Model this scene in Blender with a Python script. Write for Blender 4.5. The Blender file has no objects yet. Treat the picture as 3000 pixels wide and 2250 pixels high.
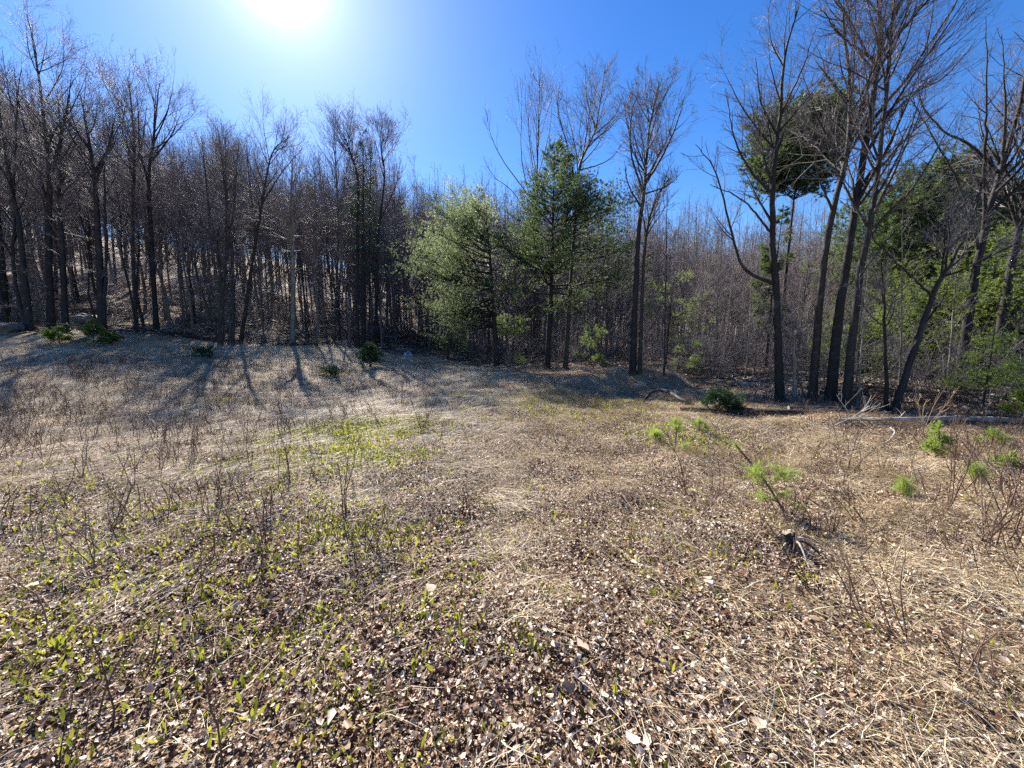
import bpy, math, random
import numpy as np
from mathutils import Vector

# ------------------------------------------------------------------ camera, sky, sun, exposure
S = bpy.context.scene
COL = S.collection
F, CX, CY, HORIZON, CAMZ = 1127.0, 1500.0, 1125.0, 980.0, 1.6      # 3000 px wide photograph
PITCH = math.atan((CY - HORIZON) / F)
cam_d = bpy.data.cameras.new('camera')
cam = bpy.data.objects.new('camera', cam_d); COL.objects.link(cam)
cam.location = (0, 0, CAMZ); cam.rotation_euler = (math.pi / 2 - PITCH, 0, 0)
cam_d.sensor_width = 36.0; cam_d.lens = 36.0 * F / 3000.0
cam_d.clip_start = 0.05; cam_d.clip_end = 3000
S.camera = cam

def ray(px, py):
    """World direction through a photograph pixel, scaled so that its Y component is 1."""
    x = (px - CX) / F; u = (CY - py) / F
    c, s = math.cos(PITCH), math.sin(PITCH)
    y = c + u * s; z = u * c - s
    return np.array([x / y, 1.0, z / y])
def P(px, py, Y):
    return np.array([0, 0, CAMZ]) + ray(px, py) * Y

sd = ray(810, -110); sd = sd / np.linalg.norm(sd)                    # direction to the sun
SUN_EL = math.asin(sd[2]); SUN_AZ = math.atan2(sd[0], sd[1])
w = bpy.data.worlds.new('World'); S.world = w; w.use_nodes = True
nt = w.node_tree; bg = nt.nodes['Background']
sky = nt.nodes.new('ShaderNodeTexSky'); sky.sky_type = 'NISHITA'; sky.sun_disc = False
sky.sun_elevation = SUN_EL; sky.sun_rotation = SUN_AZ
sky.air_density = 1.0; sky.dust_density = 0.06; sky.ozone_density = 3.0; sky.altitude = 0
hs = nt.nodes.new('ShaderNodeHueSaturation'); hs.inputs['Saturation'].default_value = 1.32; hs.inputs['Value'].default_value = 1.2; hs.inputs['Hue'].default_value = 0.512
nt.links.new(sky.outputs[0], hs.inputs['Color'])
# bright aureole of the air close round the sun
tcw = nt.nodes.new('ShaderNodeTexCoord'); dp = nt.nodes.new('ShaderNodeVectorMath'); dp.operation = 'DOT_PRODUCT'; dp.inputs[1].default_value = tuple(sd)
nt.links.new(tcw.outputs['Generated'], dp.inputs[0]); prev = hs.outputs[0]
for pw_, amp in ((2600, 60.0), (500, 6.0), (70, 2.2), (14, 1.1)):
    mp_ = nt.nodes.new('ShaderNodeMath'); mp_.operation = 'POWER'; mp_.inputs[1].default_value = pw_
    mx_ = nt.nodes.new('ShaderNodeMath'); mx_.operation = 'MAXIMUM'; mx_.inputs[1].default_value = 0
    vm = nt.nodes.new('ShaderNodeVectorMath'); vm.operation = 'SCALE'; vm.inputs[0].default_value = (amp, amp * 1.02, amp * 1.02)
    va = nt.nodes.new('ShaderNodeVectorMath'); va.operation = 'ADD'
    nt.links.new(dp.outputs['Value'], mx_.inputs[0]); nt.links.new(mx_.outputs[0], mp_.inputs[0]); nt.links.new(mp_.outputs[0], vm.inputs['Scale'])
    nt.links.new(prev, va.inputs[0]); nt.links.new(vm.outputs[0], va.inputs[1]); prev = va.outputs[0]
nt.links.new(prev, bg.inputs['Color'])
bg.inputs['Strength'].default_value = 0.055
sl = bpy.data.lights.new('sun', 'SUN'); sl.energy = 5.0; sl.angle = math.radians(0.5); sl.color = (1.0, 0.94, 0.83)
so = bpy.data.objects.new('sun', sl); COL.objects.link(so); so.location = (0, 0, 30)
so.rotation_euler = Vector((-sd[0], -sd[1], -sd[2])).to_track_quat('-Z', 'Y').to_euler()
S.view_settings.view_transform = 'Standard'; S.view_settings.look = 'None'
S.view_settings.exposure = 1.6; S.view_settings.gamma = 1.0; S.view_settings.use_curve_mapping = False
S.cycles.use_denoising = False
S.cycles.max_bounces = 6; S.cycles.diffuse_bounces = 3; S.cycles.glossy_bounces = 2
S.cycles.transmission_bounces = 3; S.cycles.transparent_max_bounces = 6
S.cycles.sample_clamp_indirect = 4.0
S.render.filter_size = 1.2 if hasattr(S.render, 'filter_size') else 1.5

# ------------------------------------------------------------------ terrain height (thin plate through surveyed points)
_A = []
for x, y, z in [(0, 0.5, 0), (3, 2, 0), (-3, 2, 0), (0, 3, 0), (0, 5, 0), (4, 5, 0), (-4, 5, .03), (0, 8, 0), (3, 8, 0), (6, 7, 0), (0, 12, 0), (4, 12, 0),
                (0, -10, 0), (25, -20, 0), (-25, -20, .5), (0, -60, 0), (-9, 4, .15), (9, 4, 0),
                (-300, 100, 45), (300, 100, 3), (0, 400, 42), (200, 350, 16), (-200, 350, 52), (-300, -150, 5), (300, -150, 0), (0, -300, 0)]:
    _A.append((x, y, z))
for px, py, Y in [(50, 1100, 10), (50, 1030, 14), (50, 988, 17), (50, 1250, 6.5), (300, 985, 18.5), (300, 1100, 11), (600, 1000, 21.5), (600, 1120, 12), (600, 1060, 15.5),
                  (1050, 1014, 24.5), (1180, 1042, 25), (1100, 1100, 15), (1455, 1077, 18), (1600, 1082, 18), (1860, 1090, 17), (2000, 1104, 16.5),
                  (2280, 1182, 9.0), (2480, 1190, 8.8), (2280, 1110, 14), (2900, 1250, 6.8), (2750, 1160, 10),
                  (200, 790, 42), (700, 840, 48), (1100, 930, 48), (500, 930, 28), (1300, 990, 52), (1900, 1052, 26), (2500, 1075, 18), (2200, 1040, 42), (2900, 1030, 45),
                  (1300, 860, 100), (300, 700, 100), (2300, 990, 100)]:
    q = P(px, py, Y); _A.append((q[0], q[1], q[2]))
_A = np.array(_A, float); _C = _A[:, :2]
def _U(r2):
    return np.where(r2 > 1e-9, r2 * np.log(np.maximum(r2, 1e-9)), 0.0)
_n = len(_A)
_K = _U(((_C[:, None] - _C[None]) ** 2).sum(-1)) + np.eye(_n) * 2.0
_Q = np.hstack([np.ones((_n, 1)), _C]); _M = np.zeros((_n + 3, _n + 3))
_M[:_n, :_n] = _K; _M[:_n, _n:] = _Q; _M[_n:, :_n] = _Q.T
_W = np.linalg.solve(_M, np.concatenate([_A[:, 2], np.zeros(3)]))
_rs = np.random.RandomState(3)
_waves = [(a, *(_rs.randn(2) / l * 2.2), _rs.rand() * 6.28) for l, a in [(9, .05), (6, .05), (4, .035), (2.6, .014), (1.7, .009), (1.1, .007), (.7, .006), (.5, .006), (.35, .006), (.3, .005)] for _ in range(3)]
MOUNDS = []
def height(x, y):
    x = np.asarray(x, float); y = np.asarray(y, float); sh = x.shape
    xy = np.stack([x.ravel(), y.ravel()], 1); out = np.empty(len(xy))
    for i in range(0, len(xy), 20000):
        c = xy[i:i + 20000]
        out[i:i + 20000] = _U(((c[:, None] - _C[None]) ** 2).sum(-1)) @ _W[:_n] + _W[_n] + c @ _W[_n + 1:]
    z = out.reshape(sh)
    for a, kx, ky, ph in _waves:
        z = z + a * np.sin(kx * x + ky * y + ph)
    for mx, my, rx, ry, h in MOUNDS:
        z = z + h * np.exp(-((x - mx) / rx) ** 2 - ((y - my) / ry) ** 2)
    return z
def H(x, y):
    return float(height(np.array([x]), np.array([y]))[0])
def hit(px, py, lo=0.8, hi=150):
    """Where the line of sight through a photograph pixel meets the ground."""
    d = ray(px, py); Y = np.geomspace(lo, hi, 700)
    zz = CAMZ + d[2] * Y - height(d[0] * Y, Y); k = np.nonzero(zz < 0)[0]
    Yh = Y[k[0]] if len(k) else hi
    if len(k) and k[0] > 0:
        a, b = zz[k[0] - 1], zz[k[0]]; Yh = Y[k[0] - 1] + (Y[k[0]] - Y[k[0] - 1]) * a / (a - b)
    return np.array([d[0] * Yh, Yh, H(d[0] * Yh, Yh)])
for px, py, rx, ry, h in [(1600, 1085, 1.6, .7, .28), (1720, 1095, 1.3, .6, .22), (1880, 1112, 1.5, .6, .38), (1780, 1100, 1.0, .5, .15), (1960, 1120, 1.2, .5, .2), (2500, 1240, 2.0, .35, .1)]:
    q = hit(px, py); MOUNDS.append((q[0], q[1], rx, ry, h))
EDGE_X = [-900, 0, 300, 600, 1000, 1120, 1190, 1260, 1400, 1500, 1700, 1900, 2100, 2250, 2450, 2700, 3000, 3900]
EDGE_Y = [15, 16.8, 18.5, 21, 24, 26, 29, 27, 20, 18.5, 18.0, 17.0, 14.5, 9.6, 8.9, 8.2, 6.6, 5.0]
def edge(x, y):
    """Distance at which the wood begins in the direction of a ground point."""
    return np.interp(CX + F * np.asarray(x) / np.maximum(y, .3), EDGE_X, EDGE_Y)

# ------------------------------------------------------------------ mesh helpers
def mesh_obj(name, geos, mats, parent=None, smooth=True, props=None):
    """geos: list of (verts, faces (n,k), material index, per-vertex v or None) -> one mesh object."""
    me = make_mesh(name, geos, mats, smooth)
    o = bpy.data.objects.new(name, me); COL.objects.link(o)
    if parent is not None: o.parent = parent
    if props:
        for k, v in props.items(): o[k] = v
    return o
def make_mesh(name, geos, mats, smooth=True):
    me = bpy.data.meshes.new(name)
    geos = [g for g in geos if g is not None and len(g[0])]
    V = np.concatenate([g[0] for g in geos]).astype(np.float32)
    lv, lt, mi, at, off = [], [], [], [], 0
    for g in geos:
        f = np.asarray(g[1]); lv.append((f + off).ravel()); lt.append(np.full(len(f), f.shape[1]))
        mi.append(np.full(len(f), g[2])); at.append(np.full(len(g[0]), .5) if g[3] is None else g[3]); off += len(g[0])
    lv = np.concatenate(lv).astype(np.int32); lt = np.concatenate(lt).astype(np.int32)
    me.vertices.add(len(V)); me.vertices.foreach_set('co', V.ravel())
    me.loops.add(len(lv)); me.loops.foreach_set('vertex_index', lv)
    me.polygons.add(len(lt)); me.polygons.foreach_set('loop_start', np.concatenate([[0], np.cumsum(lt)[:-1]]).astype(np.int32))
    me.polygons.foreach_set('loop_total', lt)
    me.polygons.foreach_set('material_index', np.concatenate(mi).astype(np.int32))
    me.polygons.foreach_set('use_smooth', np.full(len(lt), smooth))
    a = me.attributes.new('v', 'FLOAT', 'POINT'); a.data.foreach_set('value', np.concatenate(at).astype(np.float32))
    for m in mats: me.materials.append(m)
    me.update(); me.validate()
    return me
def nrm(a):
    return a / np.maximum(np.linalg.norm(a, axis=-1, keepdims=True), 1e-9)
def tubes(Pts, R, sides, mat=0, v=None):
    """Pts (N,n,3), R (N,n) -> tapered open tubes."""
    N, n = R.shape
    T = np.empty_like(Pts); T[:, 1:-1] = Pts[:, 2:] - Pts[:, :-2]; T[:, 0] = Pts[:, 1] - Pts[:, 0]; T[:, -1] = Pts[:, -1] - Pts[:, -2]
    T = nrm(T); m = nrm(T.mean(1)); ref = np.zeros((N, 3)); ref[np.arange(N), np.abs(m).argmin(1)] = 1
    U = nrm(np.cross(T, ref[:, None])); W = np.cross(T, U)
    a = np.arange(sides) * 2 * math.pi / sides
    V = Pts[:, :, None] + R[:, :, None, None] * (U[:, :, None] * np.cos(a)[None, None, :, None] + W[:, :, None] * np.sin(a)[None, None, :, None])
    i = np.arange(N)[:, None, None] * n * sides; j = np.arange(n - 1)[None, :, None] * sides; k = np.arange(sides)[None, None]; k2 = (k + 1) % sides
    Fq = np.stack([i + j + k, i + j + k2, i + j + sides + k2, i + j + sides + k], -1).reshape(-1, 4)
    vv = np.full(N * n * sides, .5) if v is None else np.repeat(v, n * sides)
    return (V.reshape(-1, 3), Fq, mat, vv)
def resample(pts, n):
    """Smooth curve through a few points."""
    p = np.asarray(pts, float)
    if len(p) < 3:
        t = np.linspace(0, 1, n)[:, None]; return p[0] * (1 - t) + p[-1] * t
    q = np.vstack([2 * p[0] - p[1], p, 2 * p[-1] - p[-2]]); out = []
    for u in np.linspace(0, len(p) - 1 - 1e-6, n):
        i = int(u); f = u - i; a, b, c, d = q[i], q[i + 1], q[i + 2], q[i + 3]
        out.append(.5 * (2 * b + (c - a) * f + (2 * a - 5 * b + 4 * c - d) * f * f + (3 * b - a - 3 * c + d) * f ** 3))
    return np.array(out)
def along(Pp, Rp, idx, t):
    n = Pp.shape[1]; f = np.clip(t, 0, .9999) * (n - 1); i = f.astype(int); f = f - i
    a, b = Pp[idx, i], Pp[idx, i + 1]
    return a + (b - a) * f[:, None], nrm(b - a), Rp[idx, i] * (1 - f) + Rp[idx, i + 1] * f
def plen(Pp):
    return np.linalg.norm(np.diff(Pp, axis=1), axis=2).sum(1)
def grow(rng, Pp, Rp, M, tlo, thi, ln, ang, n, trop=.05, wander=.1, rr=.6, rmin=.003, rmax=9, pw=1.0, flat=0):
    """M side branches on the parent branches. ln(t, parent length) gives lengths; ang in degrees."""
    L = plen(Pp); idx = rng.choice(len(L), M, p=L / L.sum()); t = tlo + (thi - tlo) * rng.random(M) ** pw
    pos, tan, rad = along(Pp, Rp, idx, t)
    rv = rng.normal(size=(M, 3)); rv[:, 2] *= (1 - flat); perp = nrm(np.cross(tan, nrm(np.cross(rv, tan))) if flat == 0 else rv - tan * (rv * tan).sum(1, keepdims=True))
    a = np.radians(ang[0] + (ang[1] - ang[0]) * rng.random(M))[:, None]
    d = tan * np.cos(a) + perp * np.sin(a)
    ll = ln(t, L[idx]) * (.7 + .6 * rng.random(M)); st = (ll / (n - 1))[:, None]
    out = np.empty((M, n, 3)); out[:, 0] = pos
    for k in range(1, n):
        d = nrm(d + np.array([0, 0, trop]) + wander * rng.normal(size=(M, 3)))
        out[:, k] = out[:, k - 1] + d * st
    r0 = np.clip(np.minimum(rad * rr, ll * .02 + rmin), rmin, rmax)
    s = np.linspace(0, 1, n)[None]
    return out, np.maximum(r0[:, None] * (1 - s) ** .8, rmin * .7), t

# ------------------------------------------------------------------ materials
def new_mat(name):
    m = bpy.data.materials.new(name); m.use_nodes = True
    n = m.node_tree.nodes; return m, n, m.node_tree.links, n['Principled BSDF']
def ramp(n, stops, interp='LINEAR'):
    r = n.new('ShaderNodeValToRGB'); r.color_ramp.interpolation = interp
    e = r.color_ramp.elements
    while len(e) < len(stops): e.new(.5)
    for k, (p, c) in enumerate(stops): e[k].position = p; e[k].color = (*c, 1)
    return r
def bark_mat(name, dark, light, patch, scale=9, bump=.6):
    m, n, l, b = new_mat(name)
    tc = n.new('ShaderNodeTexCoord'); mp = n.new('ShaderNodeMapping'); mp.inputs['Scale'].default_value = (1, 1, .22)
    no = n.new('ShaderNodeTexNoise'); no.inputs['Scale'].default_value = scale * 3; no.inputs['Detail'].default_value = 5; no.inputs['Roughness'].default_value = .65
    n2 = n.new('ShaderNodeTexNoise'); n2.inputs['Scale'].default_value = 3.2; n2.inputs['Detail'].default_value = 4
    l.new(tc.outputs['Object'], mp.inputs[0]); l.new(mp.outputs[0], no.inputs['Vector']); l.new(tc.outputs['Object'], n2.inputs['Vector'])
    r1 = ramp(n, [(.35, dark), (.68, light)]); l.new(no.outputs[0], r1.inputs[0])
    r2 = ramp(n, [(.56, (0, 0, 0)), (.66, (1, 1, 1))]); l.new(n2.outputs[0], r2.inputs[0])
    mx = n.new('ShaderNodeMixRGB'); mx.inputs[2].default_value = (*patch, 1); l.new(r1.outputs[0], mx.inputs[1])
    mm = n.new('ShaderNodeMath'); mm.operation = 'MULTIPLY'; mm.inputs[1].default_value = .55; l.new(r2.outputs[0], mm.inputs[0]); l.new(mm.outputs[0], mx.inputs[0])
    oi = n.new('ShaderNodeObjectInfo'); hv = n.new('ShaderNodeHueSaturation'); mr = n.new('ShaderNodeMapRange')
    mr.inputs[3].default_value = .75; mr.inputs[4].default_value = 1.3
    l.new(oi.outputs['Random'], mr.inputs[0]); l.new(mr.outputs[0], hv.inputs['Value']); l.new(mx.outputs[0], hv.inputs['Color'])
    l.new(hv.outputs[0], b.inputs['Base Color'])
    bp = n.new('ShaderNodeBump'); bp.inputs['Strength'].default_value = bump; bp.inputs['Distance'].default_value = .02
    l.new(no.outputs[0], bp.inputs['Height']); l.new(bp.outputs[0], b.inputs['Normal'])
    b.inputs['Roughness'].default_value = .75; b.inputs['Specular IOR Level'].default_value = .35
    return m
def var_mat(name, stops, rough=.5, trans=0.0, spec=.5, noise=None, tcol=None):
    """Colour from the per-leaf attribute v (plus slow world-space drift); optional translucency of thin leaves."""
    m, n, l, b = new_mat(name)
    at = n.new('ShaderNodeAttribute'); at.attribute_name = 'v'
    oi = n.new('ShaderNodeObjectInfo'); ge = n.new('ShaderNodeNewGeometry')
    no = n.new('ShaderNodeTexNoise'); no.inputs['Scale'].default_value = noise or .7; no.inputs['Detail'].default_value = 3
    l.new(ge.outputs['Position'], no.inputs['Vector'])
    a1 = n.new('ShaderNodeMath'); a1.operation = 'MULTIPLY_ADD'; a1.inputs[1].default_value = .7; l.new(no.outputs[0], a1.inputs[0])
    a0 = n.new('ShaderNodeMath'); a0.operation = 'SUBTRACT'; a0.inputs[1].default_value = .35; l.new(at.outputs['Fac'], a0.inputs[0]); l.new(a0.outputs[0], a1.inputs[2])
    r = ramp(n, stops); l.new(a1.outputs[0], r.inputs[0]); l.new(r.outputs[0], b.inputs['Base Color'])
    b.inputs['Roughness'].default_value = rough; b.inputs['Specular IOR Level'].default_value = spec
    if trans:
        t = n.new('ShaderNodeBsdfTranslucent'); mx = n.new('ShaderNodeMixShader'); mx.inputs[0].default_value = trans
        if tcol:
            r2 = ramp(n, tcol); l.new(a1.outputs[0], r2.inputs[0]); l.new(r2.outputs[0], t.inputs['Color'])
        else: l.new(r.outputs[0], t.inputs['Color'])
        l.new(b.outputs[0], mx.inputs[1]); l.new(t.outputs[0], mx.inputs[2]); l.new(mx.outputs[0], n['Material Output'].inputs['Surface'])
    return m
M_BARK = bark_mat('grey_brown_bark', (.018, .015, .013), (.062, .053, .046), (.13, .117, .10))
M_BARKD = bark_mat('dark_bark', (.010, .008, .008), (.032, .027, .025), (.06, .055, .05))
M_BARKP = bark_mat('pale_sapling_bark', (.13, .11, .085), (.30, .27, .22), (.38, .36, .31))
M_BARKG = bark_mat('grey_bark', (.05, .043, .04), (.15, .13, .12), (.24, .22, .2))
M_TWIG = var_mat('twig_bark', [(0, (.055, .043, .041)), (.5, (.16, .136, .14)), (1, (.27, .24, .24))], .65, 0, .3)
M_TWIGR = var_mat('reddish_twig_bark', [(0, (.075, .053, .05)), (.5, (.215, .165, .165)), (1, (.33, .27, .27))], .65, 0, .3)
M_PINE = var_mat('pine_needle', [(0, (.035, .065, .022)), (.5, (.075, .12, .035)), (1, (.13, .18, .06))], .5, .5, .35, None, [(0, (.13, .19, .05)), (.5, (.25, .33, .10)), (1, (.38, .45, .18))])
M_PINEP = var_mat('flare_paled_pine_needle', [(0, (.07, .10, .045)), (.5, (.16, .21, .10)), (1, (.27, .33, .18))], .45, .5, .5, None, [(0, (.18, .24, .09)), (.5, (.36, .43, .2)), (1, (.52, .58, .32))])  # flare veil put into the colour, lifting these needles above their own tone
M_PINE2 = var_mat('deep_pine_needle', [(0, (.025, .05, .02)), (.5, (.055, .09, .034)), (1, (.10, .145, .06))], .5, .4, .35, None, [(0, (.06, .10, .03)), (.5, (.13, .19, .06)), (1, (.24, .3, .11))])
M_HEM = var_mat('hemlock_needle', [(0, (.045, .08, .015)), (.5, (.09, .145, .03)), (1, (.16, .22, .055))], .5, .5, .35, None, [(0, (.10, .145, .03)), (.5, (.2, .26, .055)), (1, (.33, .38, .11))])
M_PINED = var_mat('dark_pine_needle', [(0, (.018, .045, .022)), (.5, (.035, .075, .032)), (1, (.07, .11, .045))], .5, .3, .35)
M_SEED = var_mat('seedling_needle', [(0, (.10, .15, .03)), (.5, (.17, .24, .05)), (1, (.26, .33, .09))], .4, .5, .5, None, [(0, (.25, .34, .07)), (.5, (.38, .48, .10)), (1, (.5, .58, .16))])
M_FIR = var_mat('fir_needle', [(0, (.05, .10, .015)), (.5, (.10, .17, .025)), (1, (.17, .25, .05))], .4, .45, .5, None, [(0, (.14, .22, .03)), (.5, (.26, .36, .05)), (1, (.38, .46, .09))])
M_LEAF = var_mat('dead_leaf', [(0, (.03, .013, .009)), (.28, (.11, .052, .03)), (.5, (.33, .205, .13)), (.72, (.54, .41, .30)), (1, (.70, .61, .50))], .5, .15, .28)
M_FLEAF = var_mat('forest_dead_leaf', [(0, (.12, .07, .045)), (.3, (.32, .23, .16)), (.6, (.52, .42, .33)), (1, (.68, .60, .5))], .5, .2, .3)
M_STRAW = var_mat('dry_straw', [(0, (.16, .095, .055)), (.35, (.42, .31, .19)), (.7, (.6, .49, .33)), (1, (.7, .62, .48))], .55, .12, .2)
M_GREEN = var_mat('green_leaf', [(0, (.04, .06, .012)), (.5, (.10, .135, .02)), (1, (.22, .23, .04))], .4, .45, .5, None, [(0, (.09, .115, .01)), (.5, (.24, .275, .025)), (1, (.44, .42, .06))])
M_WEED = var_mat('dry_weed_stem', [(0, (.05, .025, .02)), (.5, (.11, .06, .045)), (1, (.2, .13, .09))], .55, 0, .4)

def ground_material():
    m, n, l, b = new_mat('leaf_litter_ground')
    ge = n.new('ShaderNodeNewGeometry')
    vo = n.new('ShaderNodeTexVoronoi'); vo.inputs['Scale'].default_value = 17; vo.inputs['Randomness'].default_value = 1
    nz = n.new('ShaderNodeTexNoise'); nz.inputs['Scale'].default_value = 30; nz.inputs['Detail'].default_value = 4
    dv = n.new('ShaderNodeMixRGB'); dv.blend_type = 'ADD'; dv.inputs[0].default_value = .12
    l.new(ge.outputs['Position'], nz.inputs['Vector']); l.new(ge.outputs['Position'], dv.inputs[1]); l.new(nz.outputs['Color'], dv.inputs[2]); l.new(dv.outputs[0], vo.inputs['Vector'])
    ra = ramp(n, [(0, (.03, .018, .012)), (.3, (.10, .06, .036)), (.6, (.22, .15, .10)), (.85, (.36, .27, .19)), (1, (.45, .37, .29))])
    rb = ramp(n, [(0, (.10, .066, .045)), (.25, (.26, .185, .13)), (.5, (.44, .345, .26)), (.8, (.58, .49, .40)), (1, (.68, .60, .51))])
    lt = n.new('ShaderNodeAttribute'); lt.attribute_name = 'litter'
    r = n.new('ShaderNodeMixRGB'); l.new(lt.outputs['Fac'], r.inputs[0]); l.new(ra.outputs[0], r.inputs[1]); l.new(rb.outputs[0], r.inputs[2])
    sp = n.new('ShaderNodeSeparateColor'); l.new(vo.outputs['Color'], sp.inputs[0])
    big = n.new('ShaderNodeTexNoise'); big.inputs['Scale'].default_value = .55; big.inputs['Detail'].default_value = 5; l.new(ge.outputs['Position'], big.inputs['Vector'])
    ad = n.new('ShaderNodeMath'); ad.operation = 'MULTIPLY_ADD'; ad.inputs[1].default_value = .6; l.new(sp.outputs[0], ad.inputs[0]); 
    bm = n.new('ShaderNodeMath'); bm.operation = 'MULTIPLY_ADD'; bm.inputs[1].default_value = .9; bm.inputs[2].default_value = -.22; l.new(big.outputs[0], bm.inputs[0]); l.new(bm.outputs[0], ad.inputs[2])
    l.new(ad.outputs[0], ra.inputs[0]); l.new(ad.outputs[0], rb.inputs[0])
    # fibrous straw
    mp = n.new('ShaderNodeMapping'); mp.inputs['Scale'].default_value = (1, .22, 1); mp.inputs['Rotation'].default_value = (0, 0, .5)
    ns = n.new('ShaderNodeTexNoise'); ns.inputs['Scale'].default_value = 60; ns.inputs['Detail'].default_value = 4; ns.inputs['Distortion'].default_value = .6
    l.new(ge.outputs['Position'], mp.inputs[0]); l.new(mp.outputs[0], ns.inputs['Vector'])
    rs = ramp(n, [(.3, (.17, .115, .07)), (.5, (.43, .33, .2)), (.7, (.62, .52, .35))]); l.new(ns.outputs[0], rs.inputs[0])
    at = n.new('ShaderNodeAttribute'); at.attribute_name = 'v'        # straw share
    m1 = n.new('ShaderNodeMixRGB'); l.new(at.outputs['Fac'], m1.inputs[0]); l.new(r.outputs[0], m1.inputs[1]); l.new(rs.outputs[0], m1.inputs[2])
    gr = n.new('ShaderNodeAttribute'); gr.attribute_name = 'green'
    gn = n.new('ShaderNodeTexNoise'); gn.inputs['Scale'].default_value = 7; gn.inputs['Detail'].default_value = 6; gn.inputs['Roughness'].default_value = .7; l.new(ge.outputs['Position'], gn.inputs['Vector'])
    gm = n.new('ShaderNodeMath'); gm.operation = 'MULTIPLY_ADD'; gm.inputs[1].default_value = 1.6; gm.use_clamp = True
    g0 = n.new('ShaderNodeMath'); g0.operation = 'MULTIPLY_ADD'; g0.inputs[1].default_value = 3.0; g0.inputs[2].default_value = -2.1; l.new(gn.outputs[0], g0.inputs[0])
    l.new(gr.outputs['Fac'], gm.inputs[0]); l.new(g0.outputs[0], gm.inputs[2])
    m2 = n.new('ShaderNodeMixRGB'); m2.inputs[2].default_value = (.15, .165, .03, 1); l.new(gm.outputs[0], m2.inputs[0]); l.new(m1.outputs[0], m2.inputs[1])
    l.new(m2.outputs[0], b.inputs['Base Color'])
    bp = n.new('ShaderNodeBump'); bp.inputs['Strength'].default_value = 1; bp.inputs['Distance'].default_value = .06
    bh = n.new('ShaderNodeMath'); bh.operation = 'ADD'; l.new(vo.outputs['Distance'], bh.inputs[0]); l.new(ns.outputs[0], bh.inputs[1])
    l.new(bh.outputs[0], bp.inputs['Height']); l.new(bp.outputs[0], b.inputs['Normal'])
    b.inputs['Roughness'].default_value = .8; b.inputs['Specular IOR Level'].default_value = .15
    return m

# ------------------------------------------------------------------ ground
GREEN = []
def green_patch(px0, py0, px1, py1, s):
    c = hit((px0 + px1) / 2, (py0 + py1) / 2); a = hit(px0, (py0 + py1) / 2); t = hit((px0 + px1) / 2, py0); bq = hit((px0 + px1) / 2, py1)
    GREEN.append((c[0], (t[1] + bq[1]) / 2, abs(c[0] - a[0]), (t[1] - bq[1]) / 2, s))
for g in [(800, 1230, 1230, 1300, .9), (760, 1300, 1230, 1390, .8), (560, 1325, 900, 1400, .45), (150, 1100, 1400, 1150, .55), (1300, 1150, 2000, 1240, .3), (1850, 1235, 2150, 1330, .5), (0, 1000, 1000, 1060, .3),
          (700, 1480, 1250, 1680, .55), (0, 1030, 700, 1070, .25), (1950, 1080, 2150, 1130, .5), (600, 1150, 700, 1190, .6)]:
    green_patch(*g)
def greenness(x, y):
    out = np.zeros(np.shape(x))
    for gx, gy, rx, ry, s in GREEN:
        out = np.maximum(out, s * np.exp(-(((x - gx) / rx) ** 2 + ((y - gy) / ry) ** 2) ** 1.5))
    return out
def strawness(x, y):
    px = CX + F * x / np.maximum(y, .3)
    near = np.clip((y - 2.0) / 3, 0, 1)
    s = np.interp(px, [-500, 0, 600, 1150, 1500, 2100, 2500, 3000], [.8, .7, .6, .75, .7, .6, .8, .95])
    return np.where(y > edge(x, y) + .3, .04, s * (np.interp(px, [300, 1300, 2300, 2900], [.22, .25, .45, .8]) * (1 - near) + near)) * (y > -50)
rad = np.concatenate([[0.05], np.geomspace(.35, 420, 250)])
angs = np.unique(np.concatenate([np.radians(np.linspace(-68, 68, 330)), np.radians(np.linspace(68, 292, 60))]))[:-1]
Xg = rad[:, None] * np.sin(angs)[None]; Yg = rad[:, None] * np.cos(angs)[None]
Zg = height(Xg, Yg)
nr, na = Xg.shape
i = np.arange(nr - 1)[:, None] * na; j = np.arange(na)[None]; j2 = (j + 1) % na
fq = np.stack([i + j, i + na + j, i + na + j2, i + j2], -1).reshape(-1, 4)[:, ::-1]
Vg = np.stack([Xg, Yg, Zg], -1).reshape(-1, 3)
ground = mesh_obj('ground', [(Vg, fq, 0, np.clip(strawness(Vg[:, 0], Vg[:, 1]), 0, 1))], [ground_material()])
ga = ground.data.attributes.new('green', 'FLOAT', 'POINT')
ga.data.foreach_set('value', (greenness(Vg[:, 0], Vg[:, 1]) * (Vg[:, 1] > 0)).astype(np.float32))
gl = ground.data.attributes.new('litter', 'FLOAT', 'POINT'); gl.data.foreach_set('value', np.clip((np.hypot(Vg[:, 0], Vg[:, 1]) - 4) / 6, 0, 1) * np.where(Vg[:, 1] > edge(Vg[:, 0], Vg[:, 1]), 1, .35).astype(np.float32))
ground['kind'] = 'structure'; ground['label'] = 'clearing floor of dead leaves and straw rising into the woods'

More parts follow.
